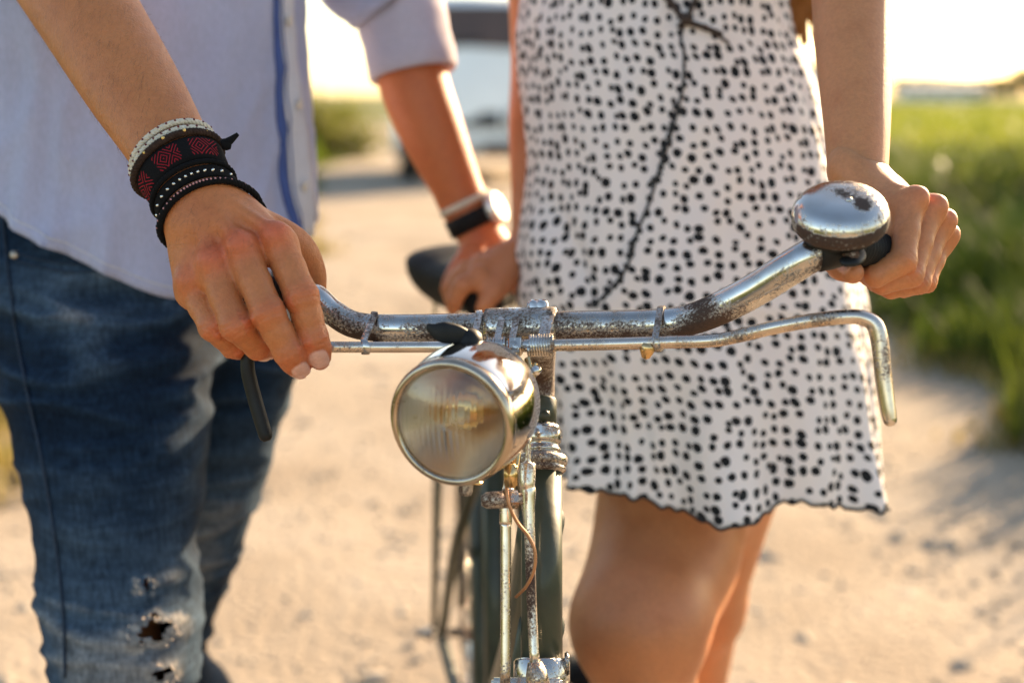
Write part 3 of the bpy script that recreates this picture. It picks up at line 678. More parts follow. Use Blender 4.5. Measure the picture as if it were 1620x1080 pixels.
def lens():
    vs, fs = [], []; nr, ns = 26, 96
    for side in (0, 1):
        for i in range(nr+1):
            r = .0420*i/nr
            for k in range(ns):
                t = 2*math.pi*k/ns; x, y = r*math.cos(t), r*math.sin(t)
                s = .0120*(1-(r/.042)**2)+.0015
                if side == 1:
                    fl = .0011*abs(math.sin(x*math.pi/.0044))**.7 if r > .003 else 0
                    s -= .0022+fl*(1 if r < .039 else 0)
                vs.append(LC+lx*x+ly*y+LF*s)
    n1 = (nr+1)*ns
    for i in range(nr):
        for k in range(ns):
            a, b, c, d = i*ns+k, i*ns+(k+1) % ns, (i+1)*ns+(k+1) % ns, (i+1)*ns+k
            fs.append((a, d, c, b)); fs.append((n1+a, n1+b, n1+c, n1+d))
    for k in range(ns): a, b = nr*ns+k, nr*ns+(k+1) % ns; fs.append((a, n1+a, n1+b, b))
    return vs, fs
mk('lens', lens(), lens_mat(), lamp)
M_refl = chrome('reflector_mirror', (.86, .80, .73), rust=.2, rough=.30, scale=30.)
mk('reflector', lathe([(max(.004, .0415*math.sqrt(k/12)), -.040+.038*k/12) for k in range(13)], LC, LF, 48), M_refl, lamp)
mk('bulb_holder', lathe([(.0045, -.020), (.0125, -.022), (.0135, -.030), (.010, -.040)], LC, LF, 24), M_brass, lamp)
mk('bulb', lathe([(0, -.010), (.004, -.011), (.0062, -.015), (.006, -.020), (.0042, -.026), (.0042, -.040)], LC, LF, 20), plain('bulb_glass', (.75, .62, .45), .15, var=.1), lamp)
kn = P(741, 545, 1.045)
mk('switch_dome', lathe([(0, .0105), (.005, .010), (.0095, .007), (.0112, .002), (.0112, -.008)], P(740, 541, 1.040), nrm(.1*RT+.95*UP+.1*FW), 24), M_blkst, lamp)
bl = crom([np.append(P(*t[:3]), t[3]) for t in [(744, 535, 1.036, .0045), (724, 529, 1.030, .0070), (704, 526, 1.026, .0080), (690, 523, 1.024, .0062), (680, 518, 1.023, .0032)]], 5)
mk('switch_wing', tube(bl[:, :3], bl[:, 3], 14, flat=.35, up=(0, -1, .2), round_cap=True), M_blkst, lamp)
# lamp brackets
mk('lamp_bracket', tube(crom(PP([(842, 655, 1.118), (832, 668, 1.10), (818, 700, 1.085), (812, 735, 1.078), (806, 752, 1.072)]), 5), .0048, 12, flat=.5), M_brass, lamp)
mk('bracket_tab', box(P(808, 752, 1.066), (.010, .006, .018), bev=.0015), M_brass, lamp)
mk('lamp_screw', lathe([(0, .007), (.004, .006), (.005, .003), (.005, -.012)], P(738, 770, 1.040), (-.1, -.1, -1), 14), M_rusty, lamp)
mk('screw_washer', lathe([(.002, -.002), (.0075, -.002), (.0075, 0), (.002, 0)], P(748, 764, 1.042), (-.1, -.1, -1), 16), M_brass, lamp)
# bell
BA = nrm(-.10*RT+.80*UP-.62*FW); BC = P(1329, 345, 1.035)
def bell_mat():
    m = chrome('bell_chrome', (.62, .59, .55), rust=.62, rough=.17, scale=50., attr='rust'); return m
prof = crom([(.0300, -.0075), (.0335, -.0055), (.0352, -.0010), (.0350, .0040), (.0330, .0095), (.0285, .0145), (.0220, .0175), (.0140, .0190), (.0060, .0194), (0, .0195)], 4)
vs, fs = lathe([tuple(a) for a in prof], BC, BA, 56)
bx = nrm(RT-BA*np.dot(RT, BA)); by = np.cross(BA, bx); rust = []
for p in vs:
    q = np.asarray(p)-BC; x, y, s = np.dot(q, bx), np.dot(q, by), np.dot(q, BA); y0 = y; y = y+.0075
    blot = .34*math.exp(-((x-.0125)**2+(y+.0065)**2)/.0062**2)+.22*math.exp(-((x-.013)**2+(y+.001)**2)/.0042**2)+.14*math.exp(-((x-.003)**2+(y-.006)**2)/.0065**2)+.12*math.exp(-((x+.001)**2+(y-.0135)**2)/.0045**2)
    rust.append(blot+(.11 if s < .006 else -.045)+(.07 if s < .014 and y0 < -.010 else 0))  # lower half browner: real rust plus a brownish reflection put into the mask
me = mesh('bell', vs, fs, bell_mat()); me.attributes.new('rust', 'FLOAT', 'POINT').data.foreach_set('value', rust)
bell = link('bell', me, bike)
mk('bell_screw', lathe([(0, .0216), (.0022, .0212), (.0028, .0198), (.0028, .018)], BC+bx*.0045-by*.006-BA*.0008, BA, 16), M_ch, bell)
mk('bell_base', lathe([(.0, -.004), (.0295, -.0060), (.0295, -.0105), (.016, -.0145), (.012, -.022), (0, -.024)], BC, BA, 32), M_blkst, bell)
c, t, r = barat(1312)
mk('bell_clamp', lathe([(.0128, -.011), (.0150, -.010), (.0156, 0), (.0150, .010), (.0128, .011)], c, t, 26), M_blkst, bell)
mk('bell_foot', tube([c+V3(0, 0, .006), BC-BA*.012], [.013, .015], 14, flat=.7), M_blkst, bell)
mk('bell_thumb_lever', tube(crom(PP([(1352, 388, 1.036), (1360, 402, 1.030), (1352, 412, 1.022), (1338, 414, 1.020)]), 5), [.005]*16, 12, flat=.55, round_cap=True), M_blkst, bell)
mk('clamp_screw', lathe([(0, .005), (.004, .0045), (.005, .002), (.005, -.006)], P(1348, 402, 1.024), (.2, -1, .1), 6), M_rusty, bell, smooth=False)
# saddle
def saddle():
    c = BB+SLD*.60+UR*.06-SD*.02; c = V3(c[0], c[1], .918); rings = []
    st = [(-.172, .002, -.012, .004), (-.168, .012, -.004, .020), (-.155, .024, .004, .034), (-.10, .030, .006, .038), (-.04, .043, .004, .045), (.02, .066, .004, .055), (.06, .084, .010, .060), (.09, .086, .014, .062), (.112, .070, .012, .055), (.120, .040, .004, .04), (.124, .004, -.01, .005)]
    for u, hw, zz, dp in [tuple(a) for a in crom(st, 4)]:
        r = []
        for k in range(28):
            a = 2*math.pi*k/28; x = math.cos(a); y = math.sin(a)
            r.append(c+UR*u+SD*hw*np.sign(x)*abs(x)**.8+V3(0, 0, zz+(.020*y if y > 0 else dp*y*.9)))
        rings.append(np.array(r))
    v, f = grid_loft(rings, True); n = 28
    f.append(tuple(range(n))[::-1]); f.append(tuple(len(v)-n+i for i in range(n)))
    return v, f
sd = mk('saddle', saddle(), M_leath, bike)
c = BB+SLD*.60+UR*.06-SD*.02
for s in (-1, 1):
    spring(V3(*(c+UR*.075+SD*s*.05))+V3(0, 0, -.05), V3(*(c+UR*.075+SD*s*.05))+V3(0, 0, .0), .016, 4, .0028, 'saddle_spring')
# ------------------------------------------------------------------ people: shared tools
def skin_mat(name, col, red, fuzz=.5, wk=1.0):
    m, n, l, b = newmat(name)
    tc = N(n, 'TexCoord')
    big = N(n, 'TexNoise', Scale=28., Detail=5., Roughness=.6); fine = N(n, 'TexNoise', Scale=260., Detail=4., Roughness=.7); vor = N(n, 'TexVoronoi', Scale=620.)
    for q in (big, fine, vor): l.new(tc.outputs['Object'], q.inputs['Vector'])
    c = np.array(col); rp = ramp(n, [(.32, c*np.array((.90, .84, .80))), (.5, c), (.7, np.minimum(1, c*np.array((1.06, 1.05, 1.03))))]); l.new(big.outputs[0], rp.inputs[0])
    at = N(n, 'Attribute', attribute_name='red'); mx = N(n, 'Mix', data_type='RGBA'); l.new(at.outputs['Fac'], mx.inputs[0]); l.new(rp.outputs[0], mx.inputs[6]); mx.inputs[7].default_value = tuple(red)+(1,)
    an = N(n, 'Attribute', attribute_name='nail'); m2 = N(n, 'Mix', data_type='RGBA'); l.new(an.outputs['Fac'], m2.inputs[0]); l.new(mx.outputs[2], m2.inputs[6]); m2.inputs[7].default_value = (.68, .36, .27, 1)
    fr = ramp(n, [(.35, g3(.86)), (.65, g3(1.08))]); l.new(fine.outputs[0], fr.inputs[0])
    m3 = N(n, 'Mix', data_type='RGBA', blend_type='MULTIPLY'); m3.inputs[0].default_value = .7; l.new(m2.outputs[2], m3.inputs[6]); l.new(fr.outputs[0], m3.inputs[7])
    l.new(m3.outputs[2], b.inputs['Base Color'])
    mr = N(n, 'MapRange'); mr.inputs[3].default_value = .50; mr.inputs[4].default_value = .28; l.new(an.outputs['Fac'], mr.inputs[0]); l.new(mr.outputs[0], b.inputs['Roughness'])
    b.inputs['Specular IOR Level'].default_value = .42
    b.inputs['Subsurface Weight'].default_value = .22; b.inputs['Subsurface Radius'].default_value = (1, .36, .18); b.inputs['Subsurface Scale'].default_value = .007
    ad = N(n, 'Math', operation='MULTIPLY_ADD'); ad.inputs[1].default_value = .6; l.new(vor.outputs['Distance'], ad.inputs[0]); l.new(fine.outputs[0], ad.inputs[2])
    bp = N(n, 'Bump', Strength=.30*wk, Distance=.0008); l.new(ad.outputs[0], bp.inputs['Height']); l.new(bp.outputs[0], b.inputs['Normal'])
    return m
def add_hand(F, wrist, carp, mcps, chains, thumb, dors, k_palm=.0065, th=.0145, wr=(.030, .022), back=None):
    """metacarpals fan from the carpus, fingers are separate tapered chains, thumb leaves the side of the palm.
    chains: list of (points, radii) from MCP to tip"""
    Pm = F.like()
    dors = nrm(dors)
    ax = nrm(carp-wrist); side = nrm(np.cross(dors, ax))
    Pm.cone(wrist+(nrm(back) if back is not None else -ax)*.03, wrist, wr[0]*.9, wr[0], 0, (dors, wr[0]/wr[1]))
    Pm.cone(wrist, carp, wr[0], wr[0]*1.02, .01, (dors, wr[0]/wr[1]*.98))
    for i, m in enumerate(mcps):
        sp = carp+side*np.dot(m-carp, side)*.45
        Pm.cone(sp-dors*.004, m-dors*.004, th*1.15, th*.88, k_palm)
    cen = sum(mcps)/len(mcps); mid = carp*.45+cen*.55-dors*.008
    Pm.ell(mid, [nrm(cen-carp), side, dors], (.040, .036, .016), k_palm)
    for i, m in enumerate(mcps):                       # tendons and knuckles
        sp = carp+side*np.dot(m-carp, side)*.35+dors*.013
        Pm.cone(sp, m+dors*(th*.80), .0032, .0042, .008)
        Pm.ell(m+dors*(th*.60), np.eye(3), (th*.70,)*3, .006)
    if thumb is not None:
        Pm.chain([np.asarray(p) for p in thumb[0]], thumb[1], .014, .006)
    G = F.like()
    for pts, rad in chains:
        Q = F.like()
        for i in range(len(pts)-1): Q.cone(pts[i], pts[i+1], rad[i], rad[i+1], .0 if i == 0 else .0035)
        G.F = smin(G.F, Q.F, .0005)
    Pm.F = smin(Pm.F, G.F, .0065)
    F.F = smin(F.F, Pm.F, .010)
def finger(mcp, pip, dip, tip, r):
    """points with slim shafts between thicker joints"""
    a, b, c, d = map(np.asarray, (mcp, pip, dip, tip))
    pts = [a, a*.5+b*.5, b, b*.5+c*.5, c, c*.45+d*.55, d]
    rad = [r*1.14, r*.99, r*1.04, r*.92, r*.92, r*.88, r*.74]
    return pts, rad
def joint_detail(vs, fs, fingers, dors, rscale=1., amp=.0009):
    """creases over the finger joints, redder knuckles, nails"""
    nm = vnormals(vs, fs); disp = np.zeros(len(vs)); red = np.zeros(len(vs)); nail = np.zeros(len(vs))
    for (mcp, pip, dip, tip, r) in fingers:
        a, b, c, d = map(np.asarray, (mcp, pip, dip, tip))
        for j, u, v, wgt in ((b, a, c, 1.), (c, b, d, .7)):
            ax = nrm(nrm(j-u)+nrm(v-j)); dn = nrm(nrm(j-u)-nrm(v-j)+.35*nrm(dors)); dn = nrm(dn-ax*np.dot(dn, ax))
            q = vs-j; s = q@ax; rr = np.linalg.norm(q-s[:, None]*ax, axis=1); near = (np.abs(s) < .014) & (rr < r*1.7)
            dm = np.clip((nm@dn-.15)/.5, 0, 1)*near
            lat = q@np.cross(ax, dn)
            for o in (-.0042, -.0014, .0016, .0044):
                so_ = s-o*wgt-.10*lat**2/r*np.sign(o)
                disp -= amp*wgt*dm*np.exp(-(so_/.0010)**2)
            disp += amp*.9*dm*np.exp(-(s/.0055)**2)
            red += .28*dm*np.exp(-(s/.009)**2)*wgt
        q = vs-a; red += .95*np.exp(-(np.linalg.norm(q-nrm(dors)*r, axis=1)/(r*1.05))**2)*np.clip(nm@nrm(dors)+.2, 0, 1)
        red += .35*np.exp(-(np.linalg.norm(vs-d, axis=1)/(r*1.3))**2)
        # nail on the last phalanx
        ax = nrm(d-c); dn = nrm(nrm(c-b)-nrm(d-c)*.2+.55*nrm(dors)); dn = nrm(dn-ax*np.dot(dn, ax)); sd_ = np.cross(ax, dn)
        q = vs-d; s = q@ax; lat = q@sd_; out = q@dn
        e = np.maximum(np.abs(lat)/(r*.66), 0); e = (np.abs(lat/(r*.62))**3+np.abs((s+r*.22)/(r*.72))**3)**(1/3)
        ins = (e < 1.0) & (out > r*.3)
        nail = np.maximum(nail, np.where(ins, np.clip((1.0-e)/.12, 0, 1), 0))
        near = (out > 0) & (np.abs(s) < r*2) & (np.abs(lat) < r)
        disp += np.where(near, .00025*(e < .92)-.0006*np.exp(-((e-1.06)/.10)**2), 0)
    return vs+nm*disp[:, None], np.clip(red, 0, 1)*.8, nail
def cat_meshes(parts):
    V, Fc, A, n = [], [], {'red': [], 'nail': []}, 0
    for v, f, red, nail in parts:
        V.append(v); Fc.append(np.asarray(f)+n); n += len(v); A['red'].append(red); A['nail'].append(nail)
    return np.vstack(V), np.vstack(Fc), {k: np.concatenate(x) for k, x in A.items()}
def zz(v): return np.zeros(len(v))
def head_field(c, f, l):
    """skull, jaw, nose, brow, lips, ears and neck stump; c = centre of head"""
    u = V3(0, 0, 1); F = Field(c-.16, c+.17, .004)
    F.ell(c+u*.03-f*.005, [f, l, u], (.098, .076, .09)); F.ell(c-u*.035+f*.02, [f, l, u], (.075, .062, .08), .04)
    F.ell(c-u*.085+f*.065, [f, l, u], (.022, .026, .02), .03)
    F.cone(c+f*.088+u*.018, c+f*.112-u*.02, .007, .0125, .012)
    for s in (-1, 1):
        F.ell(c+f*.082+l*s*.032+u*.006, [f, l, u], (.016, .017, .013), .006, cut=True)
        F.ell(c+f*.072+l*s*.032+u*.004, np.eye(3), (.0125,)*3, .003)
        F.cone(c+f*.088+l*s*.014+u*.026, c+f*.076+l*s*.046+u*.026, .007, .006, .012)
        F.ell(c-f*.008+l*s*.078, [f, l, u], (.018, .008, .031), .008)
    F.cone(c+f*.087-l*.02-u*.056, c+f*.087+l*.02-u*.056, .006, .006, .008); F.cone(c+f*.085-l*.016-u*.067, c+f*.085+l*.016-u*.067, .0065, .0065, .006)
    return F
# ------------------------------------------------------------------ the man
MC = V3(-.41, 1.60, 0); myaw = R(50); mf = V3(math.sin(myaw), -math.cos(myaw), 0); ml = V3(math.cos(myaw), math.sin(myaw), 0); UZ = V3(0, 0, 1)
man = thing('person', tuple(MC), 'person in pale blue shirt and ripped jeans, bracelets on the wrist, gripping the handlebar', 'person')
M_skin_m = skin_mat('skin_tanned', (.49, .168, .056), (.60, .085, .042), wk=1.9)
# right hand on the grip
dn_r = nrm(-.05*RT+.60*UP-.80*FW)
mcp = PP([(441, 386, 1.090), (384, 400, 1.082), (338, 426, 1.083), (304, 457, 1.092)])
fing = [(mcp[0], P(477, 469, 1.070), P(495, 534, 1.074), P(505, 566, 1.082), .0124),
        (mcp[1], P(424, 496, 1.058), P(456, 556, 1.066), P(474, 581, 1.078), .0122),
        (mcp[2], P(374, 515, 1.060), P(408, 546, 1.084), P(424, 551, 1.104), .0117),
        (mcp[3], P(337, 517, 1.072), P(368, 546, 1.092), P(386, 552, 1.106), .0102)]
wr = P(283, 262, 1.108); carp = P(325, 338, 1.100)
th = ([P(385, 350, 1.118), P(462, 385, 1.140), P(490, 425, 1.155), P(497, 462, 1.165)], [.017, .0145, .0125, .010])
allp = np.vstack([mcp]+[np.array(f[:4]) for f in fing]+[np.array(th[0]), wr[None], carp[None]])
FH = Field(allp.min(0)-.038, allp.max(0)+.03, .0013)
add_hand(FH, wr, carp, list(mcp), [finger(*f) for f in fing], th, dn_r, th=.0158, wr=(.031, .0225), back=P(255, 212, 1.128)-wr)
vs, fs = FH.mesh(2); vs, red, nail = joint_detail(vs, fs, fing, dn_r)
red = np.clip(red+.06, 0, 1)
parts = [(vs, fs, red, nail)]
# right forearm
el_r = P(70, -80, 1.27); sh_r = MC-ml*.18+UZ*1.45
FA_ = Field(np.minimum(wr, el_r)-.07, np.maximum(wr, el_r)+.07, .004)
fax = nrm(wr-el_r); fn = nrm(dn_r-fax*np.dot(dn_r, fax))
FA_.chain([el_r, P(125, 0, 1.225), P(205, 130, 1.165), P(255, 212, 1.128), wr], [.046, .0445, .0395, .0340, .0305], 0, .01, [(fn, 1.05), (fn, 1.1), (fn, 1.2), (fn, 1.32), (fn, 1.35)])
v, f = FA_.mesh(2); parts.append((v, f, zz(v), zz(v))); WN = sum(len(p[0]) for p in parts); WF = sum(len(p[1]) for p in parts)
# left arm down to the saddle
el_l = P(636, 20, 1.71); sh_l = MC+ml*.18+UZ*1.45; wl_ = P(750, 352, 1.735)
FL = Field(np.minimum(el_l, wl_)-.08, np.maximum(P(840, 470, 1.75), el_l)+.06, .0035)
la = nrm(wl_-el_l)
FL.chain([el_l, P(652, 120, 1.715), P(682, 205, 1.72), P(722, 295, 1.73), wl_], [.046, .0430, .0395, .031, .0275], 0, .01)
mc2 = PP([(758, 415, 1.700), (784, 420, 1.715), (806, 424, 1.735), (824, 428, 1.755)])
fg2 = [(mc2[0], P(742, 448, 1.672), P(738, 470, 1.680), P(742, 482, 1.695), .0105), (mc2[1], P(776, 452, 1.680), P(772, 474, 1.690), P(775, 486, 1.70), .0108),
       (mc2[2], P(803, 455, 1.70), P(800, 476, 1.71), P(801, 486, 1.72), .0102), (mc2[3], P(824, 456, 1.73), P(822, 472, 1.735), P(822, 482, 1.74), .009)]
add_hand(FL, wl_, P(772, 385, 1.735), list(mc2), [finger(*q) for q in fg2], ([P(752, 392, 1.725), P(730, 420, 1.70), P(716, 440, 1.69), P(708, 458, 1.69)], [.015, .013, .011, .009]), nrm(.2*RT+.75*UP-.6*FW), th=.0145, wr=(.0285, .022))
v, f = FL.mesh(2); parts.append((v, f, .25*np.ones(len(v)), zz(v)))
# trunk, upper arms, legs (under the clothes), neck and head
BD = Field((-.85, 1.2, .03), (.15, 2.15, 1.72), .008)
BD.cone(MC+UZ*1.0, MC+UZ*1.36, .125, .14, 0, (mf, 1.35)); BD.cone(sh_r+ml*.03-UZ*.04, sh_l-ml*.03-UZ*.04, .05, .05, .05)
BD.cone(MC+UZ*1.38, MC+mf*.012+UZ*1.64, .058, .052, .04)
BD.chain([sh_r, sh_r*.5+el_r*.5, el_r], [.046, .044, .043], .02, .02); BD.chain([sh_l, sh_l*.5+el_l*.5, el_l], [.046, .044, .043], .02, .02)
kn1 = P(194, 1000, 1.47); an1 = V3(kn1[0]+.0, kn1[1]+.10, .10); hp1 = P(190, 500, 1.58)
kn2 = P(275, 960, 1.80); an2 = V3(kn2[0]-.03, kn2[1]+.28, .13); hp2 = P(362, 510, 1.67)
BD.chain([MC+UZ*.98, hp1, kn1], [.10, .060, .038], .04); BD.chain([kn1, kn1*.5+an1*.5, an1], [.038, .038, .034], .01); BD.chain([MC+UZ*.98, hp2, P(330, 720, 1.69), kn2], [.10, .050, .042, .036], .04); BD.chain([kn2, P(250, 1060, 1.86), kn2*.4+an2*.6, an2], [.036, .034, .033, .032], .01)
v, f = BD.mesh(2); parts.append((v, f, zz(v), zz(v)))
hc = MC+mf*.03+UZ*1.70; v, f = head_field(hc, mf, ml).mesh(1); parts.append((v, f, zz(v), zz(v)))
V_, F_, A_ = cat_meshes(parts); link('body', fast_mesh('body', V_, F_, M_skin_m, A_), man)
def hair_cap(c, f, l, mat, parent, long=False):
    F = Field(c-.34 if long else c-.17, c+.18, .006)
    F.ell(c+UZ*.036-f*.014, [f, l, UZ], (.106, .088, .098))
    F.ell(c-UZ*.10+f*.10, [f, l, UZ], (.10, .10, .155), .02, cut=True)
    if long:
        for s in (-1, 1): F.chain([c+l*s*.06-f*.03, c+l*s*.08-f*.03-UZ*.15, c+l*s*.10-f*.01-UZ*.30], [.05, .045, .03], .03, .02)
    v, f_ = F.mesh(1); nm = vnormals(v, f_); v = v+nm*(.006*vnoise(v*np.array((1, 1, .25)), 120))[:, None]
    return link('hair', fast_mesh('hair', v, f_, mat), parent)
hair_cap(hc, mf, ml, plain('dark_hair', (.05, .032, .02), .5, var=.4, scale=90.), man)
# fine dark hairs on the forearm and the back of the hand
def body_hair(vs, fs, n, flow, ln, mat, parent, keepfn):
    fs = np.asarray(fs); k = rng.integers(0, len(fs), n*4); c = vs[fs[k]].mean(1); nm = vnormals(vs, fs)[fs[k, 0]]
    ok = np.array([keepfn(p, q) for p, q in zip(c, nm)]); c = c[ok][:n]; nm = nm[ok][:n]; m = len(c)
    t = flow+rng.normal(0, .18, (m, 3)); t -= nm*(t*nm).sum(1)[:, None]; t /= np.linalg.norm(t, axis=1)[:, None]
    L = (ln*rng.uniform(.6, 1.3, m))[:, None]; s = np.cross(nm, t); w = .00007
    p1 = c+t*L*.5+nm*L*.22; p2 = c+t*L+nm*L*.20
    v = np.stack([c-s*w, c+s*w, p1+s*w*.8, p1-s*w*.8, p2+s*w*.2, p2-s*w*.2], 1).reshape(-1, 3); b = np.arange(m)[:, None]*6
    return link('arm_hair', fast_mesh('arm_hair', v, np.concatenate([b+np.array([[0, 1, 2, 3]]), b+np.array([[3, 2, 4, 5]])]), mat), parent, kind='stuff')
M_ahair = plain('arm_hair_brown', (.10, .05, .022), .5)
body_hair(parts[1][0], parts[1][1], 1500, fax*.8+nrm(np.cross(fax, fn))*.5, .011, M_ahair, man, lambda p, q: np.dot(q, -FW) > -.2)
body_hair(parts[0][0], parts[0][1], 260, fax*.6-RT*.5, .008, M_ahair, man, lambda p, q: np.dot(q, dn_r) > .3 and np.linalg.norm(p-P(335, 370, 1.085)) < .042)
# ---- shirt
def cloth_mat(name, col, weave=900., var=.06, rough=.85, sheen=.25, trans=.0, streak=(1, 1, 1), bump=.25):
    m, n, l, b = newmat(name)
    tc = N(n, 'TexCoord'); mp = N(n, 'Mapping'); mp.inputs['Scale'].default_value = streak; l.new(tc.outputs['Object'], mp.inputs[0])
    nz = N(n, 'TexNoise', Scale=weave, Detail=3.); big = N(n, 'TexNoise', Scale=9., Detail=4.); l.new(mp.outputs[0], nz.inputs['Vector']); l.new(tc.outputs['Object'], big.inputs['Vector'])
    c = np.array(col); rp = ramp(n, [(.35, c*(1-var*2)), (.65, np.minimum(1, c*(1+var)))]); l.new(nz.outputs[0], rp.inputs[0])
    r2 = ramp(n, [(.3, g3(1-var)), (.7, g3(1+var*.4))]); l.new(big.outputs[0], r2.inputs[0])
    mx = N(n, 'Mix', data_type='RGBA', blend_type='MULTIPLY'); mx.inputs[0].default_value = 1; l.new(rp.outputs[0], mx.inputs[6]); l.new(r2.outputs[0], mx.inputs[7])
    l.new(mx.outputs[2], b.inputs['Base Color']); b.inputs['Roughness'].default_value = rough; b.inputs['Specular IOR Level'].default_value = .2; b.inputs['Sheen Weight'].default_value = sheen
    bp = N(n, 'Bump', Strength=bump, Distance=.001); l.new(nz.outputs[0], bp.inputs['Height']); l.new(bp.outputs[0], b.inputs['Normal'])
    if trans:
        tr = N(n, 'BsdfTranslucent'); l.new(mx.outputs[2], tr.inputs[0]); ms = N(n, 'MixShader'); ms.inputs[0].default_value = trans
        l.new(b.outputs[0], ms.inputs[1]); l.new(tr.outputs[0], ms.inputs[2]); l.new(ms.outputs[0], n['Material Output'].inputs[0])
    return m
M_shirt = cloth_mat('chambray_shirt', (.45, .475, .66), 420., .04, trans=.18, streak=(1, 1, .35))
M_shirt_in = plain('shirt_placket_blue', (.045, .085, .26), .8)
M_shirt_w = cloth_mat('shirt_placket_pale', (.68, .67, .72), 420., .05, trans=.15)
def shirt_pt(th_, z, off=0.):
    zs = [.85, .95, 1.05, 1.15, 1.27, 1.40, 1.47, 1.52]
    a = np.interp(z, zs, [.208, .204, .198, .196, .204, .212, .185, .09]); b = np.interp(z, zs, [.176, .168, .156, .147, .142, .128, .10, .075])
    c, s = math.cos(th_), math.sin(th_); p = .92
    q = MC+mf*b*np.sign(c)*abs(c)**p+ml*a*np.sign(s)*abs(s)**p+UZ*z
    n_ = nrm(mf*c/b+ml*s/a)
    low = max(0, min(1, (1.3-z)/.3))
    w = .013*low*mnoise.noise(Vector((th_*4.2+z*3.5, z*2.2, 1.7)))+.008*low*mnoise.noise(Vector((th_*9-z*9, z*4, 4.1)))+.0018*mnoise.noise(Vector((th_*7+z*22, z*13, 9.)))+.0075*low*(max(0, 1-2.4*abs(mnoise.noise(Vector((th_*1.8+z*2.5, z*11-th_*2.2, 14.)))))**2-.35)
    w += .010*max(0, (1.06-z)/.12)*math.sin(th_*5+.6)*.5
    if .3 < th_ < .95: w += .014*max(0, (1.25-z)/.3)*math.sin((th_-.3)/.65*math.pi)
    return q+n_*(w+off)
def hem(th_): return .935+.105*(1-math.cos(2*(th_+R(14))))/2+.004*math.sin(th_*6)
def shirt():
    nt, nz = 150, 70; out, inn = [], []
    for i in range(nz+1):
        t = i/nz; o_, i_ = [], []
        for k in range(nt):
            th_ = -math.pi+2*math.pi*k/nt; z = 1.52+(hem(th_)-1.52)*t
            o_.append(shirt_pt(th_, z)); i_.append(shirt_pt(th_, z, -.0018))
        out.append(np.array(o_)); inn.append(np.array(i_))
    return grid_loft(out+inn[::-1], True)
shirt_o = mk('shirt', shirt(), M_shirt, man)
def ribbon(fn, zs, off, th0, th1, n=5):
    rows = [[fn(th0+(th1-th0)*k/n, z, off) for k in range(n+1)] for z in zs]; back = [[fn(th0+(th1-th0)*k/n, z, off-.003) for k in range(n, -1, -1)] for z in zs]
    v, f = grid_loft([np.array(a+b) for a, b in zip(rows, back)], True); m = 2*(n+1)
    f.append(tuple(range(m))[::-1]); f.append(tuple(len(v)-m+i for i in range(m))); return v, f
zl = np.linspace(1.50, hem(R(27))+.002, 40)
mk('placket', ribbon(shirt_pt, zl, .0025, R(22.5), R(33)), M_shirt_w, shirt_o)
mk('placket_edge', ribbon(shirt_pt, zl, .0034, R(20.3), R(22.9), 2), M_shirt_in, shirt_o)
mk('placket_stitch', tube([shirt_pt(R(24), z, .004) for z in zl], .0008, 6), M_shirt_in, shirt_o)
for z in (1.40, 1.31, 1.22, 1.13, 1.04):
    c = shirt_pt(R(27.5), z, .004); n_ = nrm(mf*math.cos(R(28))+ml*math.sin(R(28)))
    mk('button', lathe([(0, .0022), (.0035, .002), (.0052, .0026), (.0056, .001), (.0052, 0)], c, n_, 16), plain('button_shell', (.62, .58, .52), .3, var=.1) if z == 1.40 else bpy.data.materials['button_shell'], shirt_o)
mk('hem_stitch', tube([shirt_pt(t, hem(t)+.012, .0005) for t in np.linspace(-math.pi, math.pi, 160)], .0008, 5), M_shirt_w, shirt_o)
def sleeve(sh, el, r0, r1, ext, seed):
    q = crom([sh+UZ*.02, sh*.5+el*.5+V3(0, 0, .0), el+nrm(el-sh)*ext], 14); n = len(q); T, Nn, B = frames(q); rings = []
    for i in range(n):
        r = r0+(r1-r0)*i/(n-1); rr = []
        for k in range(40):
            a = 2*math.pi*k/40; w = .006*mnoise.noise(Vector((math.cos(a)*1.5+seed, math.sin(a)*1.5, i*.45)))+.004*math.sin(i*.8+a*2+seed)
            rr.append(q[i]+(r+w)*(math.cos(a)*Nn[i]+math.sin(a)*B[i]))
        rings.append(np.array(rr))
    inner = [q[i]+(r0+(r1-r0)*i/(n-1)-.006)*np.array([math.cos(2*math.pi*k/40)*Nn[i]+math.sin(2*math.pi*k/40)*B[i] for k in range(40)]) for i in range(n-1, n//2, -1)]
    return grid_loft(rings+inner, True)
def cuff(c, ax, r, w, seed, skew=0.):
    ax = nrm(ax); x = nrm(np.cross(ax, V3(0, 1, 0))); y = np.cross(ax, x); rings = []
    for (dr, s) in [(-.006, -.5), (.001, -.52), (.004, -.48), (.005, -.2), (.0035, 0), (.0055, .25), (.0045, .46), (.001, .52), (-.006, .5), (-.008, 0)]:
        rings.append(np.array([c+ax*(w*s+skew*math.cos(2*math.pi*k/44))+(r+dr+.0035*mnoise.noise(Vector((math.cos(k/44*6.283)*2+seed, math.sin(k/44*6.283)*2, s*2))))*(math.cos(2*math.pi*k/44)*x+math.sin(2*math.pi*k/44)*y) for k in range(44)]))
    v, f = grid_loft(rings+[rings[0]], True); return v, f
mk('sleeve', sleeve(sh_l-ml*.02, el_l, .082, .058, -.02, 1.), M_shirt, shirt_o); mk('sleeve', sleeve(sh_r+ml*.02, el_r, .082, .060, -.05, 5.), M_shirt, shirt_o)
M_cuff = cloth_mat('shirt_cuff_inside', (.56, .52, .62), 420., .06, trans=.2)
cax = nrm(P(668, 190, 1.71)-P(630, 0, 1.71))
mk('rolled_cuff', cuff(P(643, 62, 1.71), cax, .0500, .085, 3.), M_cuff, shirt_o)
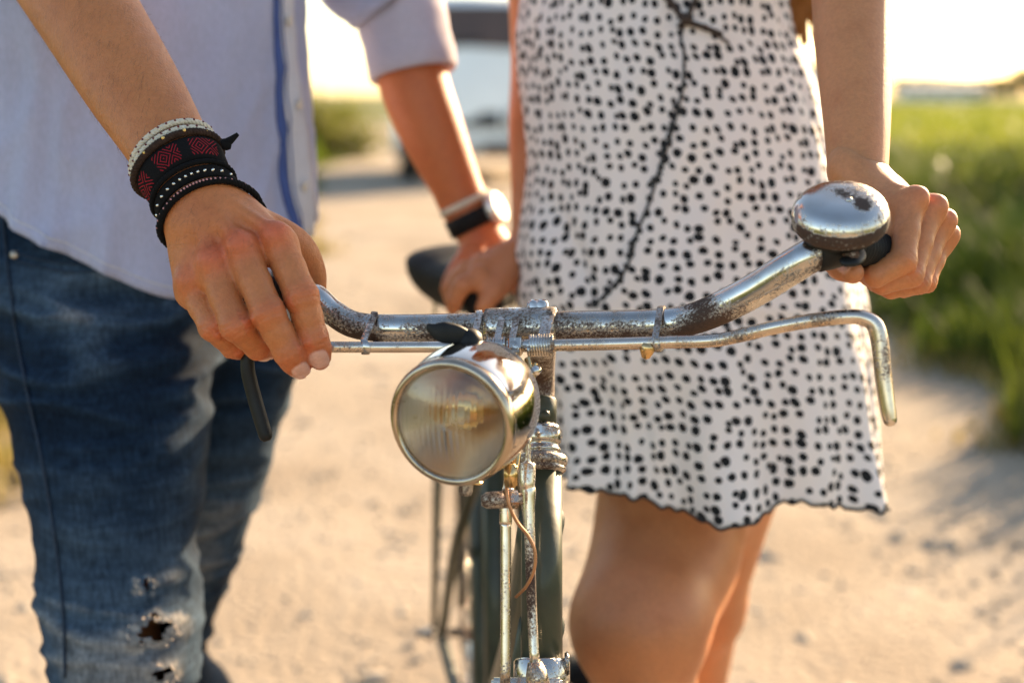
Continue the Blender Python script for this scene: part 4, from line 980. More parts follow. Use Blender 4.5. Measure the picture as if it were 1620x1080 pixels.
mk('rolled_cuff', cuff(el_r*.85+sh_r*.15, el_r-sh_r, .058, .06, 4.), M_cuff, shirt_o)
# ---- jeans
def denim_mat():
    m, n, l, b = newmat('worn_denim')
    tc = N(n, 'TexCoord'); big = N(n, 'TexNoise', Scale=6.5, Detail=5., Roughness=.6); mp = N(n, 'Mapping'); mp.inputs['Scale'].default_value = (1, 1, .18); l.new(tc.outputs['Object'], mp.inputs[0])
    st = N(n, 'TexNoise', Scale=260., Detail=4., Roughness=.7); l.new(mp.outputs[0], st.inputs['Vector']); l.new(tc.outputs['Object'], big.inputs['Vector'])
    mp2 = N(n, 'Mapping'); mp2.inputs['Scale'].default_value = (.25, .25, 1.); l.new(tc.outputs['Object'], mp2.inputs[0]); wf = N(n, 'TexNoise', Scale=180., Detail=4.); l.new(mp2.outputs[0], wf.inputs['Vector'])
    at = N(n, 'Attribute', attribute_name='wear')
    ad = N(n, 'Math', operation='MULTIPLY_ADD'); ad.inputs[1].default_value = .55; l.new(big.outputs[0], ad.inputs[0]); l.new(at.outputs['Fac'], ad.inputs[2])
    rp = ramp(n, [(.16, (.0025, .007, .016)), (.45, (.009, .022, .044)), (.75, (.045, .074, .112)), (1., (.24, .235, .23))]); l.new(ad.outputs[0], rp.inputs[0])
    r2 = ramp(n, [(.35, g3(.62)), (.65, g3(1.3))]); l.new(st.outputs[0], r2.inputs[0]); r3 = ramp(n, [(.35, g3(.8)), (.65, g3(1.18))]); l.new(wf.outputs[0], r3.inputs[0])
    mx = N(n, 'Mix', data_type='RGBA', blend_type='MULTIPLY'); mx.inputs[0].default_value = 1; l.new(rp.outputs[0], mx.inputs[6]); l.new(r2.outputs[0], mx.inputs[7])
    m2 = N(n, 'Mix', data_type='RGBA', blend_type='MULTIPLY'); m2.inputs[0].default_value = 1; l.new(mx.outputs[2], m2.inputs[6]); l.new(r3.outputs[0], m2.inputs[7])
    l.new(m2.outputs[2], b.inputs['Base Color']); b.inputs['Roughness'].default_value = .85; b.inputs['Specular IOR Level'].default_value = .08
    bp = N(n, 'Bump', Strength=.4, Distance=.0015); l.new(st.outputs[0], bp.inputs['Height']); l.new(bp.outputs[0], b.inputs['Normal'])
    return m
M_denim = denim_mat(); M_seam = plain('denim_seam', (.010, .024, .05), .85, var=.3, scale=150.); M_fray = plain('frayed_thread', (.62, .52, .44), .9)
J = Field((-.85, 1.2, .08), (.05, 2.2, 1.14), .0055)
J.cone(MC+UZ*.99-mf*.01, MC+UZ*1.12, .165, .158, 0, (mf, 1.18))
J.cone(MC+UZ*.93-ml*.08-mf*.03, MC+UZ*.93+ml*.07-mf*.02, .115, .105, .06)
L1 = [(190, 505, 1.565, .118), (172, 590, 1.515, .112), (178, 700, 1.495, .1005), (188, 850, 1.475, .0845), (194, 1000, 1.46, .0775), (197, 1100, 1.47, .074)]
J.chain([P(*t[:3]) for t in L1]+[kn1*.45+an1*.55, an1+UZ*.03], [t[3] for t in L1]+[.074, .068], .05, .02)
L2 = [(362, 520, 1.66, .090), (352, 610, 1.67, .078), (330, 720, 1.69, .070), (303, 860, 1.73, .060), (275, 960, 1.79, .057), (250, 1060, 1.86, .060)]
J2 = J.like()
J2.chain([P(*t[:3]) for t in L2]+[kn2*.4+an2*.6, an2+UZ*.03], [t[3] for t in L2]+[.064, .062], .0, .02)
J.F = smin(J.F, J2.F, .03)
vs, fs = J.mesh(2); nm = vnormals(vs, fs)
pxs = lambda v: (810+2250*((v-CP)@RT)/((v-CP)@FW), 540-2250*((v-CP)@UP)/((v-CP)@FW))
def wrinkle(v):
    z = v[:, 2]; a = np.array([mnoise.noise(Vector((p[0]*7+p[2]*10, p[1]*7, p[2]*30))) for p in v]); b = np.array([mnoise.noise(Vector((p[0]*10-p[2]*14, p[1]*10, p[2]*46+5))) for p in v])
    c = np.array([mnoise.noise(Vector((p[0]*5, p[1]*5, p[2]*9+8))) for p in v])
    amp = .35+1.0*np.exp(-((z-.90)/.08)**2)+.35*np.exp(-((z-.62)/.07)**2)+.25*np.exp(-((z-.45)/.05)**2)
    r = 1-np.abs(a)*2.2
    return .0085*amp*(np.maximum(r, 0)**2-.4)+.005*amp*b+.008*c
disp = wrinkle(vs); vs = vs+nm*disp[:, None]
wear = .15+disp*26+.42*np.exp(-((vs[:, 2]-.60)/.13)**2)*np.clip(nm@nrm(-FW+.2*RT), 0, 1)+.16*vnoise(vs*np.array((1, 1, .5)), 14., 3.)+.05*np.clip(nm@(-FW), 0, 1)
hp = (MC-ml*.15)
# torn holes: the cloth is really open there, faces removed, the leg inside shows dark
hx, hy = pxs(vs); holes = [(240, 998, 38, 21, -28), (229, 925, 15, 11, 0), (257, 1066, 21, 13, -15)]
front = nm@(-FW) > .1; near_leg = ((vs-CP)@FW) < 1.62
cutm = np.zeros(len(vs), bool)
for (cx, cy, rx, ry, an) in holes:
    ca, sa = math.cos(R(an)), math.sin(R(an)); dx = hx-cx; dy = hy-cy; u = (dx*ca+dy*sa)/rx; w = (-dx*sa+dy*ca)/ry
    jag = 1+.25*np.sin(np.arctan2(w, u)*5+cx)+.15*np.sin(np.arctan2(w, u)*9)
    e = np.sqrt(u*u+w*w)/jag
    cutm |= (e < 1) & front & near_leg
    wear = wear+np.where(front & near_leg, .35*np.exp(-((e-1.08)/.14)**2), 0)
keep = ~cutm[fs].all(axis=1)
me = fast_mesh('jeans', vs, fs[keep], M_denim, {'wear': np.clip(wear, 0, 1)})
jeans = link('jeans', me, man)
JB = BVHTree.FromPolygons([Vector(v) for v in vs], [tuple(map(int, q)) for q in fs])
def cast(bvh, px, py, off=.0):
    d = Vector(nrm(P(px, py, 1)-CP)); h = bvh.ray_cast(Vector(CP), d)
    if h[0] is None: return None
    return np.array(h[0])+np.array(h[1])*off*(1 if np.dot(h[1], d) < 0 else -1)
def cast_line(bvh, pts, off=.001, n=10):
    q = crom(np.array(pts, float), n); r = [cast(bvh, x, y, off) for x, y in q]; return np.array([a for a in r if a is not None])
for nm_, ln, rr in (('pocket_seam', [(18, 398), (60, 410), (110, 418), (160, 415), (200, 400)], .0020), ('pocket_seam', [(18, 410), (60, 422), (110, 430), (160, 428), (200, 414)], .0014), ('side_seam', [(6, 345), (14, 430), (26, 520), (44, 620), (66, 720), (88, 850), (100, 960), (104, 1070)], .0024), ('belt_loop', [(50, 335), (54, 360), (58, 385)], .0045)):
    q = cast_line(JB, ln)
    if len(q) > 3:
        if nm_ == 'inner_seam': q = q[2:]
        jm = np.linalg.norm(np.diff(q, axis=0), axis=1)
        if jm.max() < .08: mk(nm_, tube(q, rr, 8, flat=.6), M_seam, jeans)
rv = cast(JB, 24, 404, .001)
if rv is not None: mk('rivet', lathe([(0, .003), (.003, .0026), (.0045, .001), (.005, 0)], rv, -FW, 14), M_rusty, jeans)
fr_ = []
for (cx, cy, rx, ry, an) in holes:
    for k in range(int(rx*.6)):
        a = rng.uniform(0, 6.28); x = cx+rx*1.05*math.cos(a); y = cy+ry*1.05*math.sin(a); p = cast(JB, x, y, .0005)
        if p is None: continue
        e = p+(RT*rng.normal(0, .5)+UP*rng.normal(-.3, .5))*.0045-FW*.001; fr_.append(tube(crom([p, (p+e)/2-FW*.002, e], 3), .0006, 4))
mk('frayed_threads', join(*fr_), M_fray, jeans, kind='stuff')
# shoes
M_shoe = plain('canvas_shoe', (.12, .10, .09), .8); M_sole = plain('shoe_sole', (.55, .52, .47), .7)
def shoe(an, fdir, parent, s=1., flat_heel=True):
    fdir = nrm(V3(fdir[0], fdir[1], 0)); sd_ = np.cross(fdir, UZ); b = V3(an[0], an[1], 0); F = Field(b-(.22, .22, -.0), b+(.22, .22, .2), .005)
    F.cone(b-fdir*.035*s+UZ*.05, b+fdir*.06*s+UZ*.05, .042*s, .045*s, 0); F.cone(b+fdir*.06*s+UZ*.047, b+fdir*.15*s+UZ*.038, .044*s, .034*s, .03); F.cone(b+UZ*.05, b+UZ*.11, .042*s, .042*s, .02)
    F.F = np.maximum(F.F, ((.014-(F.lo[2]+F.h*np.arange(F.n[2]))).astype(np.float32)).reshape(1, 1, -1))
    v, f = F.mesh(1); o = link('shoe', fast_mesh('shoe', v, f, M_shoe), parent)
    out = []
    for k in range(36):
        a = 2*math.pi*k/36; out.append(b+fdir*(.055+.14*math.cos(a))*s+sd_*.05*s*math.sin(a)*(1+.12*math.cos(a)))
    mk('sole', grid_loft([np.array(out)*1.0+UZ*.005, np.array(out)+UZ*.024], True), M_sole, o); return o
shoe(an1, mf*.5-V3(0, 1, 0), man); shoe(an2, mf*.5-V3(0, 1, 0), man)
# ---- bracelets on the right wrist, watch on the left
wax = nrm(P(205, 130, 1.165)-wr); wr0 = wr; wr = wr-wax*.045; wn_ = nrm(dn_r-wax*np.dot(dn_r, wax)); wsd = np.cross(wax, wn_)
WB = BVHTree.FromPolygons([Vector(a) for a in V_[:WN]], [tuple(map(int, a)) for a in F_[:WF]])
def wpath(s, extra, n=64, tilt=0.):
    out = []
    for a in np.linspace(0, 2*math.pi, n, endpoint=False):
        c = wr+wax*(s+tilt*math.sin(a+.6)); o_ = math.cos(a)*wsd+math.sin(a)*wn_
        h = WB.ray_cast(Vector(c+o_*.09), Vector(-o_)); r = .031 if h[0] is None else .09-h[3]
        out.append((c, o_, r))
    rr = np.array([x[2] for x in out]); w_ = max(1, n//16); k_ = np.ones(2*w_+1)/(2*w_+1); rs = np.convolve(np.r_[rr[-w_:], rr, rr[:w_]], k_, 'valid'); rs = np.maximum(rs, rr)
    return [c+o_*(r+extra) for (c, o_, _), r in zip(out, rs)]
def wpath_old(s, extra, n=64, tilt=0.):
    c = wr+wax*s; ra_ = np.interp(s, [-.02, 0, .05, .09], [.0335, .0318, .0335, .038]); rb_ = np.interp(s, [-.02, 0, .05, .09], [.0262, .0250, .0272, .031])
    return [c+(ra_+extra)*math.cos(a)*wsd+(rb_+extra)*math.sin(a)*wn_+wax*tilt*math.sin(a+.6) for a in np.linspace(0, 2*math.pi, n, endpoint=False)]
def band_mat(name, base, spec, kind):
    m, n, l, b = newmat(name)
    at = N(n, 'Attribute', attribute_name='UVMap'); 
    return m
M_cordw = plain('white_cord', (.62, .54, .43), .85, var=.15, scale=300., bump=.6, bscale=700.)
M_red = plain('red_thread', (.12, .012, .018), .8); M_blkc = plain('black_cord', (.006, .0055, .006), .9, spec=.15, var=.3, scale=300., bump=.6, bscale=900.)
M_stud = plain('silver_stud', (.75, .72, .66), .2, metal=1., var=.05); M_brn = plain('brown_woven', (.04, .022, .016), .9, spec=.15, var=.4, scale=250., bump=.6, bscale=800.); M_gold = plain('gold_bead', (.70, .45, .15), .3, metal=.8)
M_pink = plain('pink_thread', (.55, .25, .25), .8)
def rope(s, r, extra, strands, mats, name, twist=16, tilt=0.):
    base = np.array(wpath(s, extra+r, 150, tilt)); T, Nn, B = frames(base, True); root = None
    for j in range(strands):
        pts = [base[i]+r*.48*(math.cos(2*math.pi*(i*twist/150+j/strands))*Nn[i]+math.sin(2*math.pi*(i*twist/150+j/strands))*B[i]) for i in range(150)]
        o = mk(name if root is None else 'strand', tube(pts, r*.62, 7, closed=True), mats[j % len(mats)], man if root is None else root)
        root = root or o
    return root
def flecks(root, s, extra, n, r, mat, name, tilt=0., lift=0., st=.45):
    base = np.array(wpath(s, extra, n, tilt)); c0 = wr+wax*s
    for i in range(n):
        o_ = nrm(base[i]-c0-wax*np.dot(base[i]-c0, wax))
        if np.dot(o_, dn_r) < -.35: continue
        mk(name, lathe([(0, r), (r*.6, r*.8), (r, .2*r), (r, -.6*r)], base[i]+o_*lift, o_, 8), mat, root)
r1 = rope(.0585, .0024, .0004, 3, [M_cordw], 'white_bracelet', 20, .004); flecks(r1, .0585, .0050, 26, .0010, M_red, 'fleck', .004)
r2 = rope(.0525, .0024, .0002, 3, [M_cordw], 'white_bracelet', 20, .003); flecks(r2, .0525, .0048, 26, .0010, M_red, 'fleck', .003)
r3 = rope(.0460, .0030, .0003, 3, [M_brn], 'brown_bracelet', 26, .003); flecks(r3, .0460, .0046, 11, .0016, M_gold, 'bead', .003)
def flat_band(s, w, th_, mat, name, extra=.0003, tilt=0.):
    rings = []
    for (ds, e) in [(-.5, 0), (-.5, 1), (-.3, 1.25), (.3, 1.25), (.5, 1), (.5, 0)]: rings.append(np.array([p for p in wpath(s+ds*w, extra+e*th_, 96, tilt)]))
    v, f = grid_loft(rings+[rings[0]], True); return mk(name, (v, f), mat, man)
def woven_mat():
    m, n, l, b = newmat('black_red_woven_band'); uv = N(n, 'UVMap'); sp = N(n, 'SeparateXYZ'); l.new(uv.outputs[0], sp.inputs[0])
    def mth(op, a, bb=None, c=None):
        q = N(n, 'Math', operation=op)
        for i, x in enumerate((a, bb, c)):
            if x is None: continue
            if isinstance(x, (int, float)): q.inputs[i].default_value = x
            else: l.new(x, q.inputs[i])
        return q.outputs[0]
    u = mth('ABSOLUTE', mth('SUBTRACT', mth('FRACT', mth('MULTIPLY', sp.outputs[0], 11.)), .5)); v = mth('ABSOLUTE', mth('SUBTRACT', sp.outputs[1], .5))
    d = mth('ADD', mth('MULTIPLY', u, 2.0), mth('MULTIPLY', v, 2.0)); st = mth('FRACT', mth('MULTIPLY', d, 2.6)); on = mth('LESS_THAN', st, .24); ed = mth('LESS_THAN', v, .40)
    gate = mth('GREATER_THAN', mth('FRACT', mth('MULTIPLY', sp.outputs[0], 5.5)), .3)
    fac = mth('MULTIPLY', mth('MULTIPLY', on, ed), gate)
    mx = N(n, 'Mix', data_type='RGBA'); l.new(fac, mx.inputs[0]); mx.inputs[6].default_value = (.006, .0055, .006, 1); mx.inputs[7].default_value = (.36, .012, .022, 1); l.new(mx.outputs[2], b.inputs['Base Color']); b.inputs['Roughness'].default_value = .9; b.inputs['Specular IOR Level'].default_value = .15
    nz = N(n, 'TexNoise', Scale=700.); tc = N(n, 'TexCoord'); l.new(tc.outputs['Object'], nz.inputs[0]); bp = N(n, 'Bump', Strength=.6, Distance=.001); l.new(nz.outputs[0], bp.inputs['Height']); l.new(bp.outputs[0], b.inputs['Normal'])
    return m
wb = flat_band(.0330, .0200, .0016, woven_mat(), 'woven_bracelet', .0004, .002)
uvl = wb.data.uv_layers.new(name='UVMap'); rowv = [0, 0, .15, .85, 1, 1, 0]
for lp in wb.data.loops:
    i = lp.vertex_index; uvl.data[lp.index].uv = ((i % 96)/96, rowv[i//96])
b4 = flat_band(.0150, .0085, .0018, M_blkc, 'studded_bracelet'); flecks(b4, .0150, .0023, 22, .0013, M_stud, 'stud')
b5 = rope(.0055, .0029, .0003, 3, [M_blkc], 'braided_bracelet', 30); flecks(b5, .0055, .0060, 40, .0009, M_pink, 'fleck')
b6 = rope(.0215, .0022, .0003, 3, [M_blkc], 'cord_bracelet', 30)
# knot on the outer side
kc = np.array(wpath(.036, .006, 64))
ki = int(np.argmax(kc@nrm(RT+.5*UP-.3*FW))); mk('bracelet_knot', join(tube(crom([kc[ki], kc[ki]+RT*.006+UP*.004, kc[ki]+RT*.012+UP*.009], 3), [.004, .0045, .0035, .003, .0025, .002, .0015], 8), lathe([(0, .004), (.003, .003), (.004, 0), (.003, -.003), (0, -.004)], kc[ki]+RT*.003, RT, 12)), M_blkc, man)
# watch
wt = nrm(wl_-P(722, 295, 1.73)); wc = wl_-wt*.004; o1 = nrm(np.cross(wt, V3(0, 1, 0))); o2 = np.cross(wt, o1)
def ring_at(c, ax, r, w, t):
    x = nrm(np.cross(ax, V3(0, 1, 0))); y = np.cross(ax, x); rings = []
    for (dr, s) in [(0, -.5), (t, -.5), (t, .5), (0, .5)]: rings.append(np.array([c+ax*w*s+(r+dr)*(math.cos(2*math.pi*k/40)*x+math.sin(2*math.pi*k/40)*y) for k in range(40)]))
    return grid_loft(rings+[rings[0]], True)
ws_ = mk('watch_strap', ring_at(wc, wt, .0305, .022, .003), M_leath, man)
fd = nrm(.85*RT+.35*UP-.45*FW); fd = nrm(fd-wt*np.dot(fd, wt))
mk('watch_case', lathe([(.0, -.004), (.020, -.004), (.0215, 0), (.0205, .006), (.0185, .0075), (0, .0072)], wc+fd*.0335, fd, 32), plain('watch_silver', (.80, .78, .74), .22, metal=.6, var=.05), ws_)
mk('watch_dial', lathe([(.0175, .0079), (0, .0082)], wc+fd*.0335, fd, 32), plain('watch_dial_white', (.85, .84, .80), .25, var=.03), ws_)
mk('white_wristband', ring_at(wl_-wt*.026, wt, .0300, .008, .0035), M_cordw, man)
# ------------------------------------------------------------------ the woman
WD = 1.615
wom = thing('person', tuple(V3(.20, 1.6, 0)), 'person in a white dress with black spots, one hand on the grip beside the bell', 'person')
M_skin_w = skin_mat('skin_fair', (.51, .20, .083), (.56, .12, .052), wk=.7)
# ---- dress
sil = np.array([(-260, 850, 1240), (-120, 838, 1246), (0, 824, 1244), (60, 818, 1252), (110, 822, 1272), (190, 828, 1298), (260, 834, 1312), (330, 832, 1328), (400, 818, 1346), (480, 816, 1360), (560, 842, 1367), (640, 876, 1371), (720, 888, 1374), (800, 892, 1378), (860, 892, 1380)], float)
hemx = np.array([(885, 752), (940, 770), (1000, 790), (1022, 806), (1100, 819), (1160, 810), (1200, 796), (1232, 794), (1300, 801), (1342, 795), (1378, 766)], float)
edge_line = np.array([(1078, -60), (1081, 40), (1077, 62), (1082, 84), (1081, 128), (1075, 162), (1064, 204), (1053, 238), (1038, 285), (1026, 324), (1009, 366), (996, 413), (979, 443), (962, 462), (938, 486)], float)
def dress_pt(phi, py, off=0.):
    """phi 0 = picture right side, pi/2 = front, pi = picture left"""
    L, R_ = np.interp(py, sil[:, 0], sil[:, 1]), np.interp(py, sil[:, 0], sil[:, 2])
    sf = max(0., math.sin(phi)); C = P((L+R_)/2, py, WD); C[2] = P(0, py, WD-np.interp(py, [-260, 0, 200, 420, 600, 860], [.105, .108, .125, .138, .150, .165])*sf**.85)[2]; hw = (R_-L)/2*WD/2250
    dp = np.interp(py, [-260, 0, 200, 420, 600, 860], [.105, .108, .125, .138, .150, .165])
    c, s = math.cos(phi), math.sin(phi)
    x = hw*np.sign(c)*abs(c)**.93; y = -dp*np.sign(s)*abs(s)**.85
    n_ = nrm(V3(c/hw, -s/dp, 0))
    lo = max(0., (py-330)/460)
    w = lo**1.6*.016*(math.sin(phi*7.0+1.1+.002*py)+.7*math.sin(phi*12.3+.4))+.0045*mnoise.noise(Vector((phi*2.6+py*.004, py*.004, 2.)))+.0035*mnoise.noise(Vector((phi*6-py*.010, py*.007, 7.)))
    px = (L+R_)/2+(R_-L)/2*c
    # deep folds seen on the left hip and under the hand
    w += -.010*math.exp(-((px-1003-(py-700)*.03)/13)**2)*max(0, min(1, (py-520)/160))*(s > 0)
    w += -.010*math.exp(-((px-905-(py-400)*.35)/16)**2)*math.exp(-((py-400)/85)**2)*(s > 0)
    w += .008*math.exp(-((px-870-(py-420)*.3)/26)**2)*math.exp(-((py-420)/90)**2)*(s > 0)
    w += .006*math.exp(-((px-1215)/40)**2)*max(0, min(1, (py-600)/150))*(s > 0)
    if s > 0 and py < 500:
        ex = np.interp(py, edge_line[:, 1], edge_line[:, 0]); w += .0028/(1+math.exp(max(-40, min(40, -(px-ex)/4))))
    # light bust/waist seams on the right
    ex2 = np.interp(py, [-60, 40, 140, 260], [1205, 1212, 1240, 1290]); w -= .003*math.exp(-((px-ex2)/5)**2)*(s > 0)*(py < 300)
    return C+V3(x, y, 0)+n_*(w+off)
def hem_py(phi):
    L, R_ = 892, 1378; px = (L+R_)/2+(R_-L)/2*math.cos(phi)
    return np.interp(px, hemx[:, 0], hemx[:, 1])+2.2*math.sin(phi*46)+1.5*math.sin(phi*71+1)
def dress_mat():
    m, n, l, b = newmat('spotted_viscose'); uv = N(n, 'UVMap')
    nz = N(n, 'TexNoise', Scale=120., Detail=1.); l.new(uv.outputs[0], nz.inputs['Vector'])
    sb = N(n, 'VectorMath', operation='SUBTRACT'); sb.inputs[1].default_value = (.5, .5, .5); l.new(nz.outputs['Color'], sb.inputs[0])
    sc = N(n, 'VectorMath', operation='SCALE'); sc.inputs['Scale'].default_value = .0024; l.new(sb.outputs[0], sc.inputs[0])
    nw = N(n, 'TexNoise', Scale=22., Detail=1.); l.new(uv.outputs[0], nw.inputs['Vector']); sw = N(n, 'VectorMath', operation='SUBTRACT'); sw.inputs[1].default_value = (.5, .5, .5); l.new(nw.outputs['Color'], sw.inputs[0])
    sx = N(n, 'VectorMath', operation='SCALE'); sx.inputs['Scale'].default_value = .009; l.new(sw.outputs[0], sx.inputs[0])
    s0 = N(n, 'VectorMath', operation='ADD'); l.new(sc.outputs[0], s0.inputs[0]); l.new(sx.outputs[0], s0.inputs[1]); sc = s0
    ad = N(n, 'VectorMath', operation='ADD'); l.new(uv.outputs[0], ad.inputs[0]); l.new(sc.outputs[0], ad.inputs[1])
    vo = N(n, 'TexVoronoi', Scale=64., Randomness=.58, voronoi_dimensions='2D'); l.new(ad.outputs[0], vo.inputs['Vector'])
    sp = N(n, 'SeparateColor'); l.new(vo.outputs['Color'], sp.inputs[0])
    pw = N(n, 'Math', operation='POWER'); pw.inputs[1].default_value = 1.8; l.new(sp.outputs[0], pw.inputs[0])
    rd = N(n, 'Math', operation='MULTIPLY_ADD'); rd.inputs[1].default_value = .13; rd.inputs[2].default_value = .25; l.new(pw.outputs[0], rd.inputs[0])
    df = N(n, 'Math', operation='SUBTRACT'); l.new(rd.outputs[0], df.inputs[0]); l.new(vo.outputs['Distance'], df.inputs[1])
    mr = N(n, 'MapRange'); mr.inputs[1].default_value = -.012; mr.inputs[2].default_value = .022; l.new(df.outputs[0], mr.inputs[0])
    mx = N(n, 'Mix', data_type='RGBA'); l.new(mr.outputs[0], mx.inputs[0]); mx.inputs[6].default_value = (.86, .775, .735, 1); mx.inputs[7].default_value = (.006, .006, .007, 1)
    l.new(mx.outputs[2], b.inputs['Base Color']); b.inputs['Roughness'].default_value = .7; b.inputs['Specular IOR Level'].default_value = .25; b.inputs['Sheen Weight'].default_value = .15
    wv = N(n, 'TexNoise', Scale=1600., Detail=2.); l.new(uv.outputs[0], wv.inputs['Vector']); bp = N(n, 'Bump', Strength=.12, Distance=.0006); l.new(wv.outputs[0], bp.inputs['Height']); l.new(bp.outputs[0], b.inputs['Normal'])
    tr = N(n, 'BsdfTranslucent'); l.new(mx.outputs[2], tr.inputs[0]); ms = N(n, 'MixShader'); ms.inputs[0].default_value = .16; l.new(b.outputs[0], ms.inputs[1]); l.new(tr.outputs[0], ms.inputs[2]); l.new(ms.outputs[0], n['Material Output'].inputs[0])
    return m
nt, nz_ = 260, 130
rows = []; uvs = []
for i in range(nz_+1):
    t = i/nz_; r = []; u_ = []
    for k in range(nt+1):
        phi = -math.pi/2+2*math.pi*k/nt; py = -260+(hem_py(phi)+260)*t; r.append(dress_pt(phi, py)); u_.append(py*WD/2250)
    rows.append(np.array(r)); uvs.append(u_)
arc = np.cumsum(np.r_[0, np.linalg.norm(np.diff(rows[int(nz_*.65)], axis=0), axis=1)])
inner = [np.array([dress_pt(-math.pi/2+2*math.pi*k/nt, -260+(hem_py(-math.pi/2+2*math.pi*k/nt)+260)*t, -.0012) for k in range(nt+1)]) for t in np.linspace(1, .55, 30)]
v, f = grid_loft(rows+inner, False)
me = mesh('dress', v, f, dress_mat()); ul = me.uv_layers.new(name='UVMap'); ncol = nt+1
lv = np.zeros(len(me.loops), np.int32); me.loops.foreach_get('vertex_index', lv)
rowi = np.minimum(lv//ncol, nz_); coli = lv % ncol
uv_ = np.stack([arc[coli], np.array(uvs)[rowi, coli]], 1).astype(np.float32); ul.data.foreach_set('uv', uv_.ravel())
dress = link('dress', me, wom)
M_trim = plain('black_trim', (.012, .012, .013), .7, var=.3)
# lettuce-edged black hem
hp_ = [dress_pt(p, hem_py(p)+1, .0005) for p in np.linspace(-math.pi/2, 1.5*math.pi, 420, endpoint=False)]
mk('hem_trim', tube(hp_, .0016, 7, closed=True), M_trim, dress)
DB = BVHTree.FromPolygons([Vector(a) for a in v[:nt*130]], [q for q in f if max(q) < nt*130])
q = cast_line(DB, [tuple(a) for a in edge_line[1:]], .0012, 10)
el = mk('wrap_edge', tube(q, [.0013+.0006*math.sin(i*1.7)**2 for i in range(len(q))], 8), M_trim, dress)
sc_ = []
for i in range(0, len(q)-1, 2):
    if rng.random() < .62 and i > 30:
        s = rng.choice([-1, 1]); r = rng.uniform(.0022, .0042); mk('scallop', lathe([(0, r*.5), (r*.7, r*.4), (r, 0), (r*.7, -r*.4), (0, -r*.5)], q[i]+RT*s*rng.uniform(.001, .0035)-FW*.0008, -FW, 10), M_trim, el)
# tie at the waist
M_tie = plain('brown_tie', (.035, .02, .014), .7)
for ln, r in (([(1030, -30), (1058, 4), (1084, 34), (1108, 44), (1138, 56)], .0030), ([(1110, -30), (1100, 0), (1086, 32), (1074, 44)], .0026), ([(1048, -20), (1070, 16), (1092, 40), (1122, 50), (1150, 70)], .0016)):
    qq = cast_line(DB, ln, .004, 6)
    if len(qq) > 3: mk('waist_tie', tube(qq, r, 8, round_cap=True), M_tie, dress)
kq = cast(DB, 1085, 34, .006)
mk('tie_knot', lathe([(0, .006), (.005, .005), (.0075, 0), (.005, -.005), (0, -.006)], kq, RT+UP*.4, 14), M_tie, dress)
# ---- body: left fist on the grip
dn_l = nrm(.55*RT+.60*UP-.55*FW)
mcp = PP([(1440, 323, 1.090), (1470, 336, 1.103), (1485, 358, 1.118), (1490, 381, 1.134)])
fing = [(mcp[0], P(1428, 412, 1.072), P(1386, 435, 1.074), P(1366, 431, 1.092), .0098), (mcp[1], P(1440, 434, 1.084), P(1396, 447, 1.088), P(1380, 441, 1.106), .0096),
        (mcp[2], P(1452, 446, 1.100), P(1410, 455, 1.104), P(1394, 448, 1.120), .0090), (mcp[3], P(1464, 446, 1.118), P(1430, 455, 1.120), P(1414, 449, 1.132), .0080)]
wr_w = P(1357, 276, 1.150); carp = P(1388, 312, 1.132)
th_w = ([P(1366, 335, 1.132), P(1336, 385, 1.112), P(1328, 418, 1.084), P(1349, 431, 1.064)], [.0140, .0125, .0108, .0084])
allp = np.vstack([mcp]+[np.array(x[:4]) for x in fing]+[np.array(th_w[0]), wr_w[None], carp[None]])
FW_ = Field(allp.min(0)-.036, allp.max(0)+.03, .0014)
add_hand(FW_, wr_w, carp, list(mcp), [finger(*x) for x in fing], th_w, dn_l, th=.0125, wr=(.0245, .0195), back=P(1356, 200, 1.175)-wr_w)
vs, fs = FW_.mesh(2); t4 = (th_w[0][0], th_w[0][1], th_w[0][2], th_w[0][3], .0098)
vs, red, nail = joint_detail(vs, fs, fing+[t4], dn_l, amp=.0006)
parts = [(vs, fs, red*.8, nail)]
el_w = P(1345, -130, 1.30); sh_w = V3(.335, 1.58, 1.40)
FO = Field(np.minimum(np.minimum(wr_w, el_w), sh_w)-.06, np.maximum(np.maximum(wr_w, el_w), sh_w)+.06, .004)
FO.chain([sh_w, sh_w*.5+el_w*.5, el_w, P(1349, 0, 1.255), P(1352, 100, 1.215), P(1356, 200, 1.175), wr_w], [.046, .040, .036, .0355, .0320, .0270, .0240], 0, .012)
v, f = FO.mesh(2); parts.append((v, f, zz(v), zz(v)))
# right arm to the saddle
sh2 = V3(.03, 1.66, 1.40); el2 = P(852, 60, 1.72); wr2 = P(842, 388, 1.645)
FR = Field(np.minimum(np.minimum(sh2, el2), P(690, 505, 1.53))-.05, np.maximum(np.maximum(sh2, el2), wr2)+.05, .0038)
FR.chain([sh2, el2, P(848, 200, 1.70), P(846, 300, 1.67), wr2], [.044, .034, .033, .028, .0235], 0, .012)
mc3 = PP([(757, 441, 1.575), (760, 427, 1.592), (768, 418, 1.608), (778, 414, 1.624)])
fg3 = [(mc3[0], P(731, 452, 1.562), P(719, 474, 1.568), P(716, 490, 1.58), .0098), (mc3[1], P(730, 436, 1.588), P(715, 455, 1.592), P(711, 474, 1.60), .0098), (mc3[2], P(737, 424, 1.61), P(720, 440, 1.615), P(714, 456, 1.62), .0092), (mc3[3], P(754, 416, 1.63), P(738, 426, 1.635), P(730, 440, 1.64), .0082)]
add_hand(FR, wr2, P(808, 408, 1.62), list(mc3), [finger(*x) for x in fg3], ([P(806, 428, 1.60), P(786, 455, 1.575), P(772, 474, 1.565), P(764, 486, 1.565)], [.014, .0125, .0105, .009]), nrm(-.2*RT+.85*UP-.5*FW), th=.0125, wr=(.0245, .019))
v, f = FR.mesh(2); parts.append((v, f, .2*np.ones(len(v)), zz(v)))
